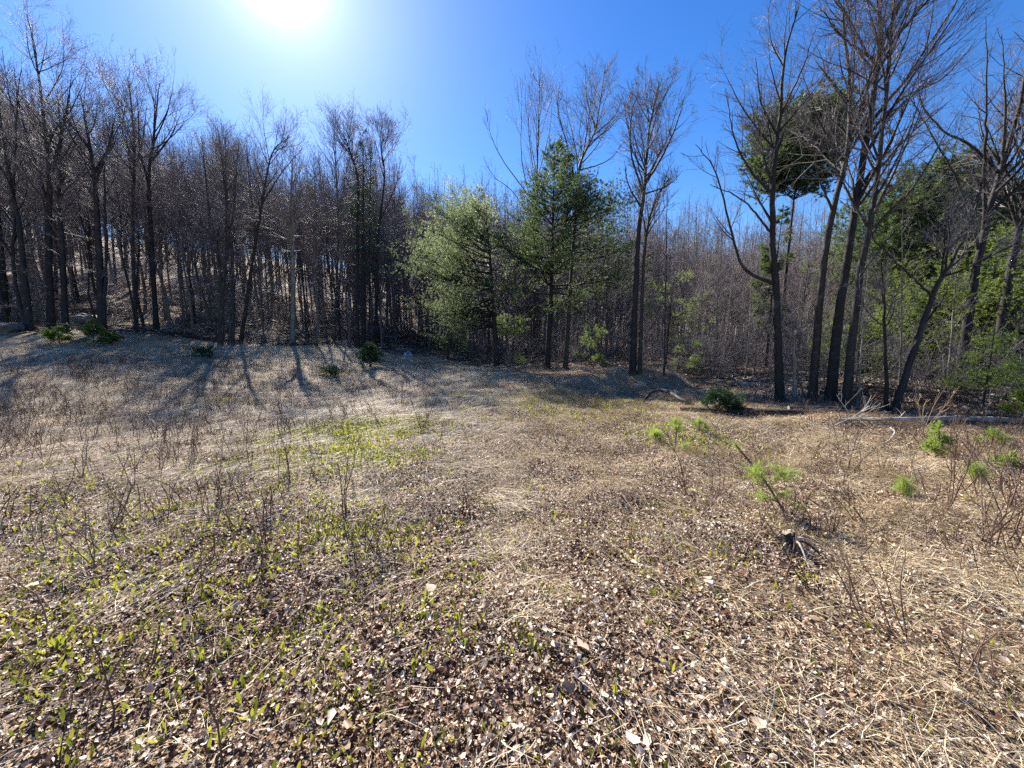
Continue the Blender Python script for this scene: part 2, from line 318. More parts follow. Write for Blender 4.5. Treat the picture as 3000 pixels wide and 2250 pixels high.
# ------------------------------------------------------------------ scattering of uncountable cover (one object each)
def stuff(name, label, sources, pts, var, rot, scl, mats, category=None, smooth=False):
    """One object: source clumps and scatter points in one mesh; a node group puts a clump on every point."""
    geos = []
    for k, s in enumerate(sources): geos += s
    me = make_mesh(name, geos, mats, smooth)
    src = np.concatenate([np.full(sum(len(g[0]) for g in s), k) for k, s in enumerate(sources)])
    n0 = len(src); N = len(pts); me.vertices.add(N)
    co = np.empty((n0 + N) * 3, np.float32); me.vertices.foreach_get('co', co); co = co.reshape(-1, 3); co[n0:] = pts; me.vertices.foreach_set('co', co.ravel())
    def attr(nm, ty, a, key='value'):
        at = me.attributes.new(nm, ty, 'POINT'); at.data.foreach_set(key, a)
    attr('src', 'INT', np.concatenate([src, np.full(N, -1)]).astype(np.int32))
    attr('pt', 'INT', np.concatenate([np.full(n0, -1), var]).astype(np.int32))
    attr('rot', 'FLOAT_VECTOR', np.concatenate([np.zeros((n0, 3)), rot]).astype(np.float32).ravel(), 'vector')
    attr('scl', 'FLOAT', np.concatenate([np.ones(n0), scl]).astype(np.float32))
    o = bpy.data.objects.new(name, me); COL.objects.link(o)
    g = bpy.data.node_groups.new(name, 'GeometryNodeTree')
    g.interface.new_socket('Geometry', in_out='INPUT', socket_type='NodeSocketGeometry'); g.interface.new_socket('Geometry', in_out='OUTPUT', socket_type='NodeSocketGeometry')
    gi = g.nodes.new('NodeGroupInput'); go = g.nodes.new('NodeGroupOutput'); jn = g.nodes.new('GeometryNodeJoinGeometry'); L = g.links.new
    def named(nm, ty):
        q = g.nodes.new('GeometryNodeInputNamedAttribute'); q.data_type = ty; q.inputs[0].default_value = nm
        return [s for s in q.outputs if s.enabled][0]
    def pick(nm, k):
        c = g.nodes.new('FunctionNodeCompare'); c.data_type = 'INT'; c.operation = 'EQUAL'
        ins = [s for s in c.inputs if s.enabled]; L(named(nm, 'INT'), ins[0]); ins[1].default_value = k
        sp = g.nodes.new('GeometryNodeSeparateGeometry'); sp.domain = 'POINT'; L(gi.outputs[0], sp.inputs[0]); L(c.outputs[0], sp.inputs[1])
        return sp.outputs[0]
    er = g.nodes.new('FunctionNodeEulerToRotation'); L(named('rot', 'FLOAT_VECTOR'), er.inputs[0]); sc = named('scl', 'FLOAT')
    for k in range(len(sources)):
        ip = g.nodes.new('GeometryNodeInstanceOnPoints'); L(pick('pt', k), ip.inputs['Points']); L(pick('src', k), ip.inputs['Instance'])
        L(er.outputs[0], ip.inputs['Rotation']); L(sc, ip.inputs['Scale']); L(ip.outputs[0], jn.inputs[0])
    L(jn.outputs[0], go.inputs[0])
    md = o.modifiers.new('scatter', 'NODES'); md.node_group = g
    o['kind'] = 'stuff'; o['label'] = label
    if category: o['category'] = category
    return o
def wedge(rng, dens, r0, r1, half=62):
    """Points in the visible wedge, dens(r) per square metre."""
    xs, ys = [], []
    e = np.geomspace(r0, r1, 60)
    for a, b in zip(e[:-1], e[1:]):
        n = rng.poisson(dens((a + b) / 2) * math.radians(2 * half) * (b * b - a * a) / 2)
        r = np.sqrt(a * a + (b * b - a * a) * rng.random(n)); th = np.radians(half) * (2 * rng.random(n) - 1)
        xs.append(r * np.sin(th)); ys.append(r * np.cos(th))
    return np.concatenate(xs), np.concatenate(ys)
def slope_rot(x, y, yaw):
    e = .08; sx = (height(x + e, y) - height(x - e, y)) / (2 * e); sy = (height(x, y + e) - height(x, y - e)) / (2 * e)
    c, s = np.cos(yaw), np.sin(yaw); a = sx * c + sy * s; b = -sx * s + sy * c
    return np.stack([np.arctan(b), -np.arctan(a), yaw], 1)
def rotz_tilt(rng, V, yaw, tilt, taz, pos):
    """V (k,3) template -> (N,k,3): yaw, then tilt about a horizontal axis, then move."""
    N = len(yaw); c, s = np.cos(yaw), np.sin(yaw); X = V[None] * np.ones((N, 1, 1)) if V.ndim == 2 else V
    x = X[..., 0] * c[:, None] - X[..., 1] * s[:, None]; y = X[..., 0] * s[:, None] + X[..., 1] * c[:, None]; p = np.stack([x, y, X[..., 2]], -1)
    ax = np.stack([np.cos(taz), np.sin(taz), np.zeros(N)], -1)[:, None]
    ct, st = np.cos(tilt)[:, None, None], np.sin(tilt)[:, None, None]
    p = p * ct + np.cross(np.broadcast_to(ax, p.shape), p) * st + ax * (p * ax).sum(-1, keepdims=True) * (1 - ct)
    return p + pos[:, None]
LEAF_T = np.array([[-.5, 0, 0], [0, 0, 0], [.5, 0, 0], [-.22, .3, 0], [.2, .26, 0], [-.22, -.3, 0], [.2, -.26, 0]], float)
LEAF_F = np.array([[0, 1, 3], [1, 4, 3], [1, 2, 4], [0, 5, 1], [1, 5, 6], [1, 6, 2]])
def leaf_patch(rng, n, R, s0, s1, zmax, mat=0, tmax=45):
    r = R * np.sqrt(rng.random(n)); a = rng.random(n) * 6.283; s = s0 + (s1 - s0) * rng.random(n)
    curl = (rng.random(n) * 3.0 - .8)[:, None]; X = LEAF_T[None] * s[:, None, None]
    X[:, :, 1] *= (.35 + .95 * rng.random(n))[:, None]
    X = X * (1 + .17 * rng.normal(size=(n, 7, 1)))
    X[..., 2] = curl * (X[..., 1] ** 2 + .5 * X[..., 0] ** 2) / s[:, None] * 1.6 + s[:, None] * .10 * rng.normal(size=(n, 7))
    pos = np.stack([r * np.cos(a), r * np.sin(a), zmax * rng.random(n) ** 1.3 + .004], 1)
    V = rotz_tilt(rng, X, rng.random(n) * 6.283, np.radians(tmax) * rng.random(n) ** 1.2, rng.random(n) * 6.283, pos)
    Fq = (np.arange(n)[:, None, None] * 7 + LEAF_F[None]).reshape(-1, 3)
    return (V.reshape(-1, 3), Fq, mat, np.repeat(rng.random(n), 7))
def blade_patch(rng, n, R, l0, l1, wd, lift, comb, mat=0, seg=3, droop=1.0):
    """Arching ribbons; lift = initial elevation range in degrees, comb = spread of yaw about 0."""
    r = R * np.sqrt(rng.random(n)); a = rng.random(n) * 6.283; L = l0 + (l1 - l0) * rng.random(n)
    yaw = comb * rng.normal(size=n); el = np.radians(lift[0] + (lift[1] - lift[0]) * rng.random(n))
    p = np.stack([r * np.cos(a), r * np.sin(a), .012 * rng.random(n)], 1); W = wd * (.6 + .8 * rng.random(n)); ws = np.linspace(1, .25, seg + 1)
    out = np.empty((n, seg + 1, 2, 3)); roll = rng.random(n) * .8
    for k in range(seg + 1):
        side = np.stack([-np.sin(yaw) * np.cos(roll), np.cos(yaw) * np.cos(roll), np.sin(roll)], 1) * (W * ws[k] / 2)[:, None]
        out[:, k, 0] = p - side; out[:, k, 1] = p + side
        p = p + np.stack([np.cos(yaw) * np.cos(el), np.sin(yaw) * np.cos(el), np.sin(el)], 1) * (L / seg)[:, None]
        el = el - droop * el * (.5 + .6 * rng.random(n)); yaw = yaw + .18 * rng.normal(size=n); p[:, 2] = np.maximum(p[:, 2], .004)
    b = np.arange(n)[:, None] * (seg + 1) * 2 + np.arange(seg)[None] * 2
    Fq = np.stack([b, b + 1, b + 3, b + 2], -1).reshape(-1, 4)
    return (out.reshape(-1, 3), Fq, mat, np.repeat(rng.random(n), (seg + 1) * 2))
def green_clump(rng, n, mat=0, s=1.0):
    """Upright pointed leaves with a fold."""
    T = np.array([[0, 0, 0], [.02, .11, .4], [.0, -.11, .4], [.0, 0, .36], [.02, .09, .72], [.02, -.09, .72], [.06, 0, 1]], float)
    Ff = np.array([[0, 1, 3], [0, 3, 2], [3, 1, 4], [2, 3, 5], [3, 4, 6], [3, 6, 5]])
    L = (.024 + .036 * rng.random(n)) * s; X = T[None] * L[:, None, None]; X[:, :, 1] *= (.9 + .6 * rng.random(n))[:, None]
    r = .07 * np.sqrt(rng.random(n)); a = rng.random(n) * 6.283; pos = np.stack([r * np.cos(a), r * np.sin(a), np.full(n, .012)], 1)
    V = rotz_tilt(rng, X, rng.random(n) * 6.283, np.radians(8 + 40 * rng.random(n)), rng.random(n) * 6.283, pos)
    return (V.reshape(-1, 3), (np.arange(n)[:, None, None] * 7 + Ff[None]).reshape(-1, 3), mat, np.repeat(rng.random(n), 7))
def stalk(rng, h, mat=0, nb=6, lean=.25, n=1, R=0.0, th=1.5, bl=.3, ba=(25, 60)):
    """Dry weed: thin upright stems with a few side twigs."""
    a = rng.random(n) * 6.283; base = np.stack([R * np.cos(a), R * np.sin(a), np.zeros(n)], 1); m = 6
    d = nrm(np.stack([lean * rng.normal(size=n), lean * rng.normal(size=n), np.ones(n)], 1)); Pp = np.empty((n, m, 3)); Pp[:, 0] = base
    hh = h * (.6 + .5 * rng.random(n))
    for k in range(1, m):
        d = nrm(d + .12 * rng.normal(size=(n, 3))); Pp[:, k] = Pp[:, k - 1] + d * (hh / (m - 1))[:, None]
    Rr = th * np.linspace(.0032, .0016, m)[None] * np.ones((n, 1))
    g = [tubes(Pp, Rr, 4, mat, rng.random(n))]
    if nb:
        B, RB, _ = grow(rng, Pp, Rr, nb * n, .35, 1, lambda t, L: bl * L * (1.1 - t * .6), ba, 4, .08, .10, .7, .0015 * th)
        g.append(tubes(B, RB, 3, mat, rng.random(nb * n)))
    return g

rng = np.random.default_rng(11)
def clearing(x, y): return y < edge(x, y) + 1.0
# dead leaves
x, y = wedge(rng, lambda r: 46 if r < 4 else (34 if r < 9 else 18), .7, 24)
px = CX + F * x / np.maximum(y, .3)
keep = rng.random(len(x)) < np.where(y > edge(x, y), .8, np.clip(1.15 - .75 * strawness(x, y), .25, 1) * (1 - .6 * greenness(x, y)))
x, y = x[keep], y[keep]; N = len(x)
srcs = [[leaf_patch(rng, 190, .24, .009, .026, .03)] for _ in range(5)] + [[leaf_patch(rng, 100, .25, .014, .036, .045, 0, 70)] for _ in range(4)]
stuff('dead_leaves', 'dry curled brown and tan leaves covering the clearing', srcs, np.stack([x, y, height(x, y)], 1), rng.integers(0, 9, N),
      slope_rot(x, y, rng.random(N) * 6.283), .8 + .4 * rng.random(N), [M_LEAF], 'leaf litter')
# straw
x, y = wedge(rng, lambda r: 34 if r < 4 else (30 if r < 10 else 20), .7, 26)
keep = (rng.random(len(x)) < strawness(x, y) * 1.1 * (1 - .55 * greenness(x, y))) & clearing(x, y); x, y = x[keep], y[keep]; N = len(x)
srcs = [[blade_patch(rng, 70, .25, .10, .34, .003, (2, 35), .45)] for _ in range(3)] + [[blade_patch(rng, 60, .22, .06, .2, .003, (5, 60), 2.5)] for _ in range(3)]
comb = np.where(x > 0, 2.6, .5) + .45 * rng.normal(size=N)
stuff('dry_grass', 'flattened pale straw and dead grass lying over the clearing', srcs, np.stack([x, y, height(x, y) + .012], 1), rng.integers(0, 6, N),
      slope_rot(x, y, comb), .8 + .5 * rng.random(N), [M_STRAW], 'dead grass')
# green leaves
x, y = wedge(rng, lambda r: 230 if r < 4.5 else 190, .8, 13)
px = CX + F * x / np.maximum(y, .3); gz = greenness(x, y)
py_ = HORIZON + F * CAMZ / np.maximum(y, .3)
low = np.interp(px, [-400, 300, 900, 1300, 1700, 2300, 2600], [.6, .8, .65, .35, .22, .10, .03]) * np.clip((5.2 - y) / 3.2, 0, 1)
band = np.sin(x * 2.1 + 1.3 * np.sin(y * 1.7)) * np.sin(y * 2.6 + x) * .5 + .5
keep = (rng.random(len(x)) < np.maximum(low * (.25 + .9 * band), gz * 1.6)) & clearing(x, y); x, y = x[keep], y[keep]; N = len(x)
stuff('green_leaves', 'small pointed yellow green leaves sprouting through the litter', [[green_clump(rng, 6)] for _ in range(6)], np.stack([x, y, height(x, y)], 1), rng.integers(0, 6, N),
      slope_rot(x, y, rng.random(N) * 6.283), np.where(y > 4, 1.05, 1.0) * (.8 + .5 * rng.random(N)), [M_GREEN], 'ground plant')
# fine stalks and brambles
x, y = wedge(rng, lambda r: 15 if r < 5 else 14, 1.6, 20)
px = CX + F * x / np.maximum(y, .3); q = np.sin(x * .9 + 2) * np.sin(y * 1.1 + x * .5) * .5 + .5
prob = np.interp(px, [-600, 0, 400, 900, 1150, 1350, 2000, 2350, 2700, 3400], [1, 1, 1, .7, .35, .06, .1, .6, 1, 1]) * (.25 + .9 * q) * np.where(y < 2.6, .3, 1)
keep = (rng.random(len(x)) < prob) & clearing(x, y); x, y = x[keep], y[keep]; N = len(x)
stuff('dry_stalks', 'thin dark dry weed stalks standing over the dead grass', [stalk(rng, .36, 0, 5, .38, 3, .06, 1.15) for _ in range(5)], np.stack([x, y, height(x, y)], 1), rng.integers(0, 5, N),
      slope_rot(x, y, rng.random(N) * 6.283), .55 + .75 * rng.random(N), [M_WEED], 'weeds', True)

# ------------------------------------------------------------------ things: helpers
def thing(name, label, cat, loc, group=None, rot=(0, 0, 0), scale=1.0):
    o = bpy.data.objects.new(name, None); COL.objects.link(o); o.empty_display_size = .3
    o.location = loc; o.rotation_euler = rot; o.scale = (scale,) * 3
    o['label'] = label; o['category'] = cat
    if group: o['group'] = group
    return o
def bare_parts(rng, stems, M=(26, 190, 760, 1500), start=.35, l1=.34, ang=(28, 62), trop=.10, wander=.09, twig=.0032, mats=None, low=0, vase=False):
    """Crown geometry (limbs and twigs) for a leafless tree on the given stems [(P,R)] resampled to 24 points."""
    SP = np.stack([s[0] for s in stems]); SR = np.stack([s[1] for s in stems])
    prof = (lambda t, L: L * l1 * np.clip(1.12 - .85 * (t - start) / (1 - start), .2, 1)) if not vase else (lambda t, L: L * l1 * np.clip(1.2 - .75 * t, .25, 1))
    B1, R1, _ = grow(rng, SP, SR, M[0], start, .97, prof, ang, 9, trop, wander, .55, .006, pw=.9)
    g = [tubes(B1, R1, 6, 0, rng.random(M[0]))]
    if low:
        B0, R0, _ = grow(rng, SP, SR, low, .1, start + .1, lambda t, L: L * .13, (55, 100), 6, .02, .16, .2, .005)
        g.append(tubes(B0, R0, 4, 1, rng.random(low))); 
        B1x = np.concatenate([B1[:, ::2][:, :5], B0[:, :5]]); R1x = np.concatenate([R1[:, ::2][:, :5], R0[:, :5]])
    else: B1x, R1x = B1, R1
    B2, R2, _ = grow(rng, B1x, R1x, M[1], .15, 1, lambda t, L: L * .45 * (1.15 - .6 * t), (22, 55), 6, trop * .9, wander * 1.2, .6, twig * 1.5)
    g.append(tubes(B2, R2, 4, 1, rng.random(M[1])))
    B3, R3, _ = grow(rng, np.concatenate([B2]), R2, M[2], .15, 1, lambda t, L: L * .5 * (1.15 - .5 * t), (20, 55), 4, trop * .7, wander * 1.3, .7, twig * 1.1)
    g.append(tubes(B3, R3, 3, 1, rng.random(M[2])))
    if M[3]:
        B4, R4, _ = grow(rng, B3, R3, M[3], .2, 1, lambda t, L: L * .5 * (1.2 - .4 * t) + .04, (20, 55), 3, trop * .5, wander * 1.3, .8, twig * .85)
        g.append(tubes(B4, R4, 3, 1, rng.random(M[3])))
    return g
def stem_curve(pts, r0, r1, n=24, flare=.35, power=1.0):
    Pp = resample(pts, n); s = np.linspace(0, 1, n); R = r0 + (r1 - r0) * s ** power
    L = np.linalg.norm(np.diff(Pp, axis=0), axis=1).sum(); R = R * (1 + flare * np.exp(-s * L / .25))
    return Pp, R
def px_stem(base_px, ups, Y=None):
    """Stem from a base on the ground and image points above it, all at the base's distance (drifting a little)."""
    b = hit(*base_px) if Y is None else P(base_px[0], base_px[1], Y)
    if Y is not None: b[2] = min(b[2], H(b[0], b[1]))
    return [b - np.array([0, 0, .15])] + [P(u[0], u[1], b[1] + (u[2] if len(u) > 2 else 0)) for u in ups], b
def hero_bare(label, base, ups, r0, seed, limbs=(), mats=(M_BARK, M_TWIG), cat='tree', r1=.012, name='bare_tree', extra=(), Y=None, power=.9, group=None, **kw):
    rg = np.random.default_rng(seed)
    pts, b = px_stem(base, ups, Y); o = thing(name, label, cat, b, group)
    st = stem_curve(pts, r0 * .72, r1, power=power); st[0][1:] += .006 * rg.normal(size=(23, 3)); stems = [(st[0] - b, st[1])]
    trunk = [tubes(stems[0][0][None], stems[0][1][None], 10)]
    for ex in extra:                                              # further stems from the same root
        e = [P(u[0], u[1], b[1] + (u[2] if len(u) > 2 else 0)) - b for u in ex[0]]
        s2 = stem_curve(e, ex[1] * .75, .01, flare=.1); s2[0][1:] += .018 * rg.normal(size=(23, 3)); stems.append(s2); trunk.append(tubes(s2[0][None], s2[1][None], 8))
    mesh_obj('trunk', trunk, [mats[0]], o)
    for li in limbs:
        e = [P(u[0], u[1], b[1] + (u[2] if len(u) > 2 else 0)) - b for u in li[0]]
        s2 = stem_curve(e, li[1] * .75, .006, flare=.15); s2[0][1:] += .007 * rg.normal(size=(23, 3)); stems.append(s2)
        mesh_obj('limb', [tubes(s2[0][None], s2[1][None], 7)], [mats[0]], o)
    mesh_obj('crown', bare_parts(rg, stems, **kw), list(mats), o)
    return o

# ------------------------------------------------------------------ the woods: repeated leafless trees
rng = np.random.default_rng(5)
VAR = []
def variant(kind, seed):
    rg = np.random.default_rng(seed); h = 14.0
    w_ = .13
    pts = [np.array([0, 0, -.3])] + [np.array([w_ * rg.normal(), w_ * rg.normal(), h * t]) for t in (.2, .45, .7, 1.0)]
    if kind == 'forest':
        st = stem_curve(pts, .105, .01, power=.85); kw = dict(M=(30, 190, 700, 1100), start=.42, l1=.26, ang=(22, 55), low=12)
    elif kind == 'twiggy':
        st = stem_curve(pts, .085, .008, power=.9); kw = dict(M=(44, 260, 800, 900), start=.2, l1=.2, ang=(35, 75), trop=.05, low=20)
    elif kind == 'vase':
        st = stem_curve(pts, .12, .01, power=.8); kw = dict(M=(24, 210, 800, 1300), start=.3, l1=.42, ang=(15, 38), trop=.09, low=8)
    else:
        st = stem_curve(pts, .07, .006, power=.95); kw = dict(M=(30, 150, 420, 500), start=.35, l1=.15, ang=(25, 55), trop=.12, low=10)
    st[0][1:] += .012 * rg.normal(size=(23, 3))
    tw = M_TWIGR if seed % 2 else M_TWIG
    bk = {'whip': M_BARKP, 'twiggy': M_BARKG}.get(kind, M_BARKD if seed % 3 == 0 else M_BARKG)
    tr = make_mesh('trunk', [tubes(st[0][None], st[1][None], 8)], [bk]); cr = make_mesh('crown', bare_parts(rg, [st], twig=.0036, **kw), [bk, tw])
    return tr, cr
KINDS = ['forest', 'forest', 'forest', 'twiggy', 'twiggy', 'vase', 'vase', 'whip', 'whip']
for k, kd in enumerate(KINDS): VAR.append((kd, *variant(kd, 100 + k)))
SKY_X = [-300, 0, 130, 250, 350, 480, 560, 700, 850, 900, 1000, 1170, 1250, 1400, 1700, 1900, 2050, 2200, 2400, 2700, 3000, 3300]
SKY_Y = [150, 120, 150, 330, 240, 280, 360, 370, 410, 450, 400, 450, 520, 560, 560, 600, 640, 640, 640, 640, 620, 600]
def top_px(px): return np.interp(px, SKY_X, SKY_Y)
ZONES = [  # label, group, px range, depth behind the edge, count, kinds, top offset range
    ('slim dark bare tree among many on the leaf strewn hillside', 'bare trees on the hillside wood', (-350, 620), (.5, 22), 72, (0, 1, 2, 3, 5), (-10, 190)),
    ('grey bare tree in the crowded wood behind the field edge', 'bare trees in the wood behind the field', (620, 1150), (.5, 22), 56, (0, 1, 2, 4, 6), (0, 170)),
    ('bare reddish grey tree in the wood behind the two pines', 'bare trees behind the two pines', (1150, 1800), (4, 28), 44, (0, 3, 4, 5, 7, 8), (0, 140)),
    ('thin pale sapling in the dense thicket beside the right trees', 'thin saplings in the thicket', (1800, 2450), (1.0, 20), 58, (3, 4, 7, 8, 7), (-20, 200)),
    ('thin bare tree standing in front of green conifers', 'thin bare trees by the conifers', (2450, 3350), (1.2, 22), 40, (3, 4, 7, 8), (-30, 220)),
]
ORD = ['nearest', 'second nearest', 'third nearest', 'fourth nearest', 'fifth nearest', 'sixth nearest', 'seventh nearest', 'eighth nearest', 'ninth nearest', 'tenth nearest'] + ['%dth nearest' % k for k in range(11, 40)]
LAND = [(-150, 'the tree beyond the picture edge'), (18, 'the edge cut hillside tree'), (88, 'the thick split based trunk'), (150, 'the tallest hillside tree'), (192, 'the straight trunk by the tallest tree'), (300, 'the broad trunk past the small pines'), (398, 'the slender single trunk'), (458, 'the round crowned dark trunk'),
        (560, 'the fallen trunk at the slope foot'), (645, 'the many stemmed tree'), (704, 'the leaning spreading tree'), (780, 'the leaning dead trunk'), (857, 'the stout pale trunk'), (978, 'the thin pale trunk'), (1065, 'the narrow dark spruce'), (1186, 'the plastic tub'), (1315, 'the first pine boughs'), (1457, 'the first pine trunk'), (1602, 'the second pine trunk'),
        (1655, 'the forked open crowned tree'), (1730, 'the thin young pine'), (1860, 'the lone airy tree'), (1950, 'the dark stemmed pole'), (2030, 'the slim leaning birch'), (2105, 'the shrub by the log'), (2200, 'the bare brown shrub'), (2288, 'the crooked tree'), (2380, 'the mottled swaying tree'), (2433, 'the thickest clustered trunk'), (2478, 'the slanting pale trunk'),
        (2612, 'the curving trunk'), (2700, 'the bushy hemlock'), (2803, 'the large leaning tree'), (2905, 'the mottled edge trunk'), (3100, 'the trees cut by the edge')]
bins = {}
placed = []
for lab, grp, pr, dr, cnt, kinds, off in ZONES:
    n = 0; tries = 0
    while n < cnt and tries < 4000:
        tries += 1
        px = rng.uniform(*pr); e = float(np.interp(px, EDGE_X, EDGE_Y)); Y = e + dr[0] + (dr[1] - dr[0]) * rng.random() ** 1.25
        xx = (px - CX) / F * Y
        if any((xx - a) ** 2 + (Y - b) ** 2 < .9 for a, b in placed): continue
        z = H(xx, Y); hh = P(px, top_px(px) + rng.uniform(*off), Y)[2] - z
        if hh < 2.5: continue
        s = min(hh, 21) / 14.0; k = kinds[rng.integers(len(kinds))]
        if s < .55 and KINDS[k] in ('forest', 'vase'): k = 3 + rng.integers(2)
        placed.append((xx, Y)); n += 1; kd, tr, cr = VAR[k]
        o = thing('bare_tree', lab, 'tree', (xx, Y, z), grp, (rng.normal() * .035, rng.normal() * .035, rng.random() * 6.283), s)
        bins.setdefault(min(LAND, key=lambda q: abs(q[0] - px))[1], []).append((Y, {'whip': 'thin pale', 'twiggy': 'twiggy', 'vase': 'spreading', 'forest': 'straight grey'}[kd] + (' sapling' if s < .5 else ' bare tree'), o))
        for nm, me in (('trunk', tr), ('crown', cr)):
            c = bpy.data.objects.new(nm, me); COL.objects.link(c); c.parent = o
for lm, ts in bins.items():
    for k, (Y, what, o) in enumerate(sorted(ts, key=lambda q: q[0])): o['label'] = '%s, %s of those behind %s' % (what, ORD[k], lm)
# the far wood and the thicket floor as masses
def light_src(seed, kind):
    rg = np.random.default_rng(seed); pts = [np.array([0, 0, -.3])] + [np.array([.15 * rg.normal(), .15 * rg.normal(), 14 * t]) for t in (.3, .6, 1.0)]
    st = stem_curve(pts, .10 if kind else .075, .01, power=.9)
    g = bare_parts(rg, [st], M=(34, 190, 520, 600), start=.3 if kind else .2, l1=.24, ang=(25, 60), twig=.0048, low=10)
    return [tubes(st[0][None], st[1][None], 6)] + g
x, y = wedge(rng, lambda r: .16 if r < 55 else (.10 if r < 80 else .06), 10, 125, 60)
e = edge(x, y); keep = (y > e + 5) & (rng.random(len(x)) < np.where(x < -.27 * y, .8, 1) * np.clip((y - e) / 18, .35, 1)); x, y = x[keep], y[keep]
px = CX + F * x / y; z = height(x, y); tp = top_px(px) + np.where(px > 1100, -45, 0) + rng.uniform(-25, 90, len(x))
hh = np.array([P(a, b, c)[2] for a, b, c in zip(px, tp, y)]) - z
keep = hh > 3; x, y, z, hh = x[keep], y[keep], z[keep], hh[keep]; N = len(x)
rot = np.stack([.03 * rng.normal(size=N), .03 * rng.normal(size=N), rng.random(N) * 6.283], 1)
print('far trees', N)
stuff('distant_forest', 'mass of leafless trees filling the hill behind the clearing', [light_src(900 + k, k % 2) for k in range(4)], np.stack([x, y, z], 1), rng.integers(0, 4, N), rot,
      np.clip(hh, 3, 20) / 14, [M_BARKG, M_TWIGR], 'forest', True)
def brush_src(rg, h):
    n = 5; a = rg.random(n) * 6.283; d = nrm(np.stack([.45 * np.cos(a), .45 * np.sin(a), np.ones(n)], 1)); Pp = np.empty((n, 8, 3)); Pp[:, 0] = d * .03 - np.array([0, 0, .05])
    for k in range(1, 8):
        d = nrm(d + .13 * rg.normal(size=(n, 3)) + np.array([0, 0, .03])); Pp[:, k] = Pp[:, k - 1] + d * h / 7 * (.7 + .5 * rg.random((n, 1)))
    Rr = np.linspace(.011, .004, 8)[None] * np.ones((n, 1)); g = [tubes(Pp, Rr, 5, 0, rg.random(n))]
    B, RB, _ = grow(rg, Pp, Rr, 50, .2, 1, lambda t, L: L * .32, (30, 75), 5, .03, .16, .6, .003); g.append(tubes(B, RB, 3, 0, rg.random(50)))
    C, RC, _ = grow(rg, B, RB, 170, .2, 1, lambda t, L: L * .5, (25, 65), 4, .02, .16, .7, .0024); g.append(tubes(C, RC, 3, 0, rg.random(170)))
    return g
x, y = wedge(rng, lambda r: 1.6 if r < 24 else .4, 6, 48, 60)
e = edge(x, y); px = CX + F * x / y; nearedge = y < e + np.where(px < 1200, 1.5, 1.8)
keep = (y > e + .1) & (rng.random(len(x)) < np.where(nearedge, np.interp(px, [-300, 1150, 1250, 1450, 1550, 1950, 2050, 3300], [.8, .8, .2, .1, .25, .3, .9, .9]), np.where(y > 24, 1, .35) * np.interp(px, [-300, 600, 1100, 1500, 1900, 2300, 3300], [.10, .16, .4, .6, .9, 1, 1]))); x, y = x[keep], y[keep]; N = len(x); bs = np.where(nearedge[keep] & (px[keep] < 1200), .28, np.where(nearedge[keep], .4, .5)) * (1 + 1.5 * rng.random(N))
stuff('underbrush', 'tangled leafless brush between the trunks', [brush_src(np.random.default_rng(k), 2.2) for k in range(5)], np.stack([x, y, height(x, y)], 1), rng.integers(0, 5, N),
      np.stack([.1 * rng.normal(size=N), .1 * rng.normal(size=N), rng.random(N) * 6.283], 1), bs, [M_TWIG], 'brush', True)
x, y = wedge(rng, lambda r: 7 if r < 26 else 3.5, 6, 55, 60); keep = y > edge(x, y) + .3; x, y = x[keep], y[keep]; N = len(x)
stuff('forest_leaf_litter', 'pale rumpled leaf litter on the floor of the woods', [[leaf_patch(rng, 34, .34, .06, .15, .05, 0, 70)] for _ in range(5)], np.stack([x, y, height(x, y)], 1), rng.integers(0, 5, N),
      slope_rot(x, y, rng.random(N) * 6.283), .8 + .5 * rng.random(N), [M_FLEAF], 'leaf litter')
def sticks_src(rg):
    n = 9; a = rg.random(n) * 6.283; c = .7 * rg.normal(size=(n, 2)); m = 6; d = np.stack([np.cos(a), np.sin(a), .12 * rg.normal(size=n)], 1)
    Pp = np.empty((n, m, 3)); Pp[:, 0] = np.concatenate([c, .03 + .12 * rg.random((n, 1))], 1); L = .5 + 1.6 * rg.random((n, 1))
    for k in range(1, m):
        d = nrm(d + .12 * rg.normal(size=(n, 3))); d[:, 2] *= .6; Pp[:, k] = Pp[:, k - 1] + d * L / (m - 1); Pp[:, k, 2] = np.maximum(Pp[:, k, 2], .015)
    Rr = np.linspace(1, .35, m)[None] * (.008 + .02 * rg.random((n, 1))); g = [tubes(Pp, Rr, 5, 0, rg.random(n))]
    B, RB, _ = grow(rg, Pp, Rr, 20, .3, 1, lambda t, l: l * .35, (30, 60), 4, 0, .15, .6, .004); g.append(tubes(B, RB, 3, 0, rg.random(20)))
    return g
x, y = wedge(rng, lambda r: .6, 7, 45, 60); keep = (y > edge(x, y) + .1); x, y = x[keep], y[keep]; N = len(x)
stuff('fallen_branches', 'dead sticks and fallen branches lying on the forest floor', [sticks_src(np.random.default_rng(50 + k)) for k in range(4)], np.stack([x, y, height(x, y)], 1), rng.integers(0, 4, N),
      slope_rot(x, y, rng.random(N) * 6.283), .7 + .6 * rng.random(N), [M_BARK], 'branches', True)

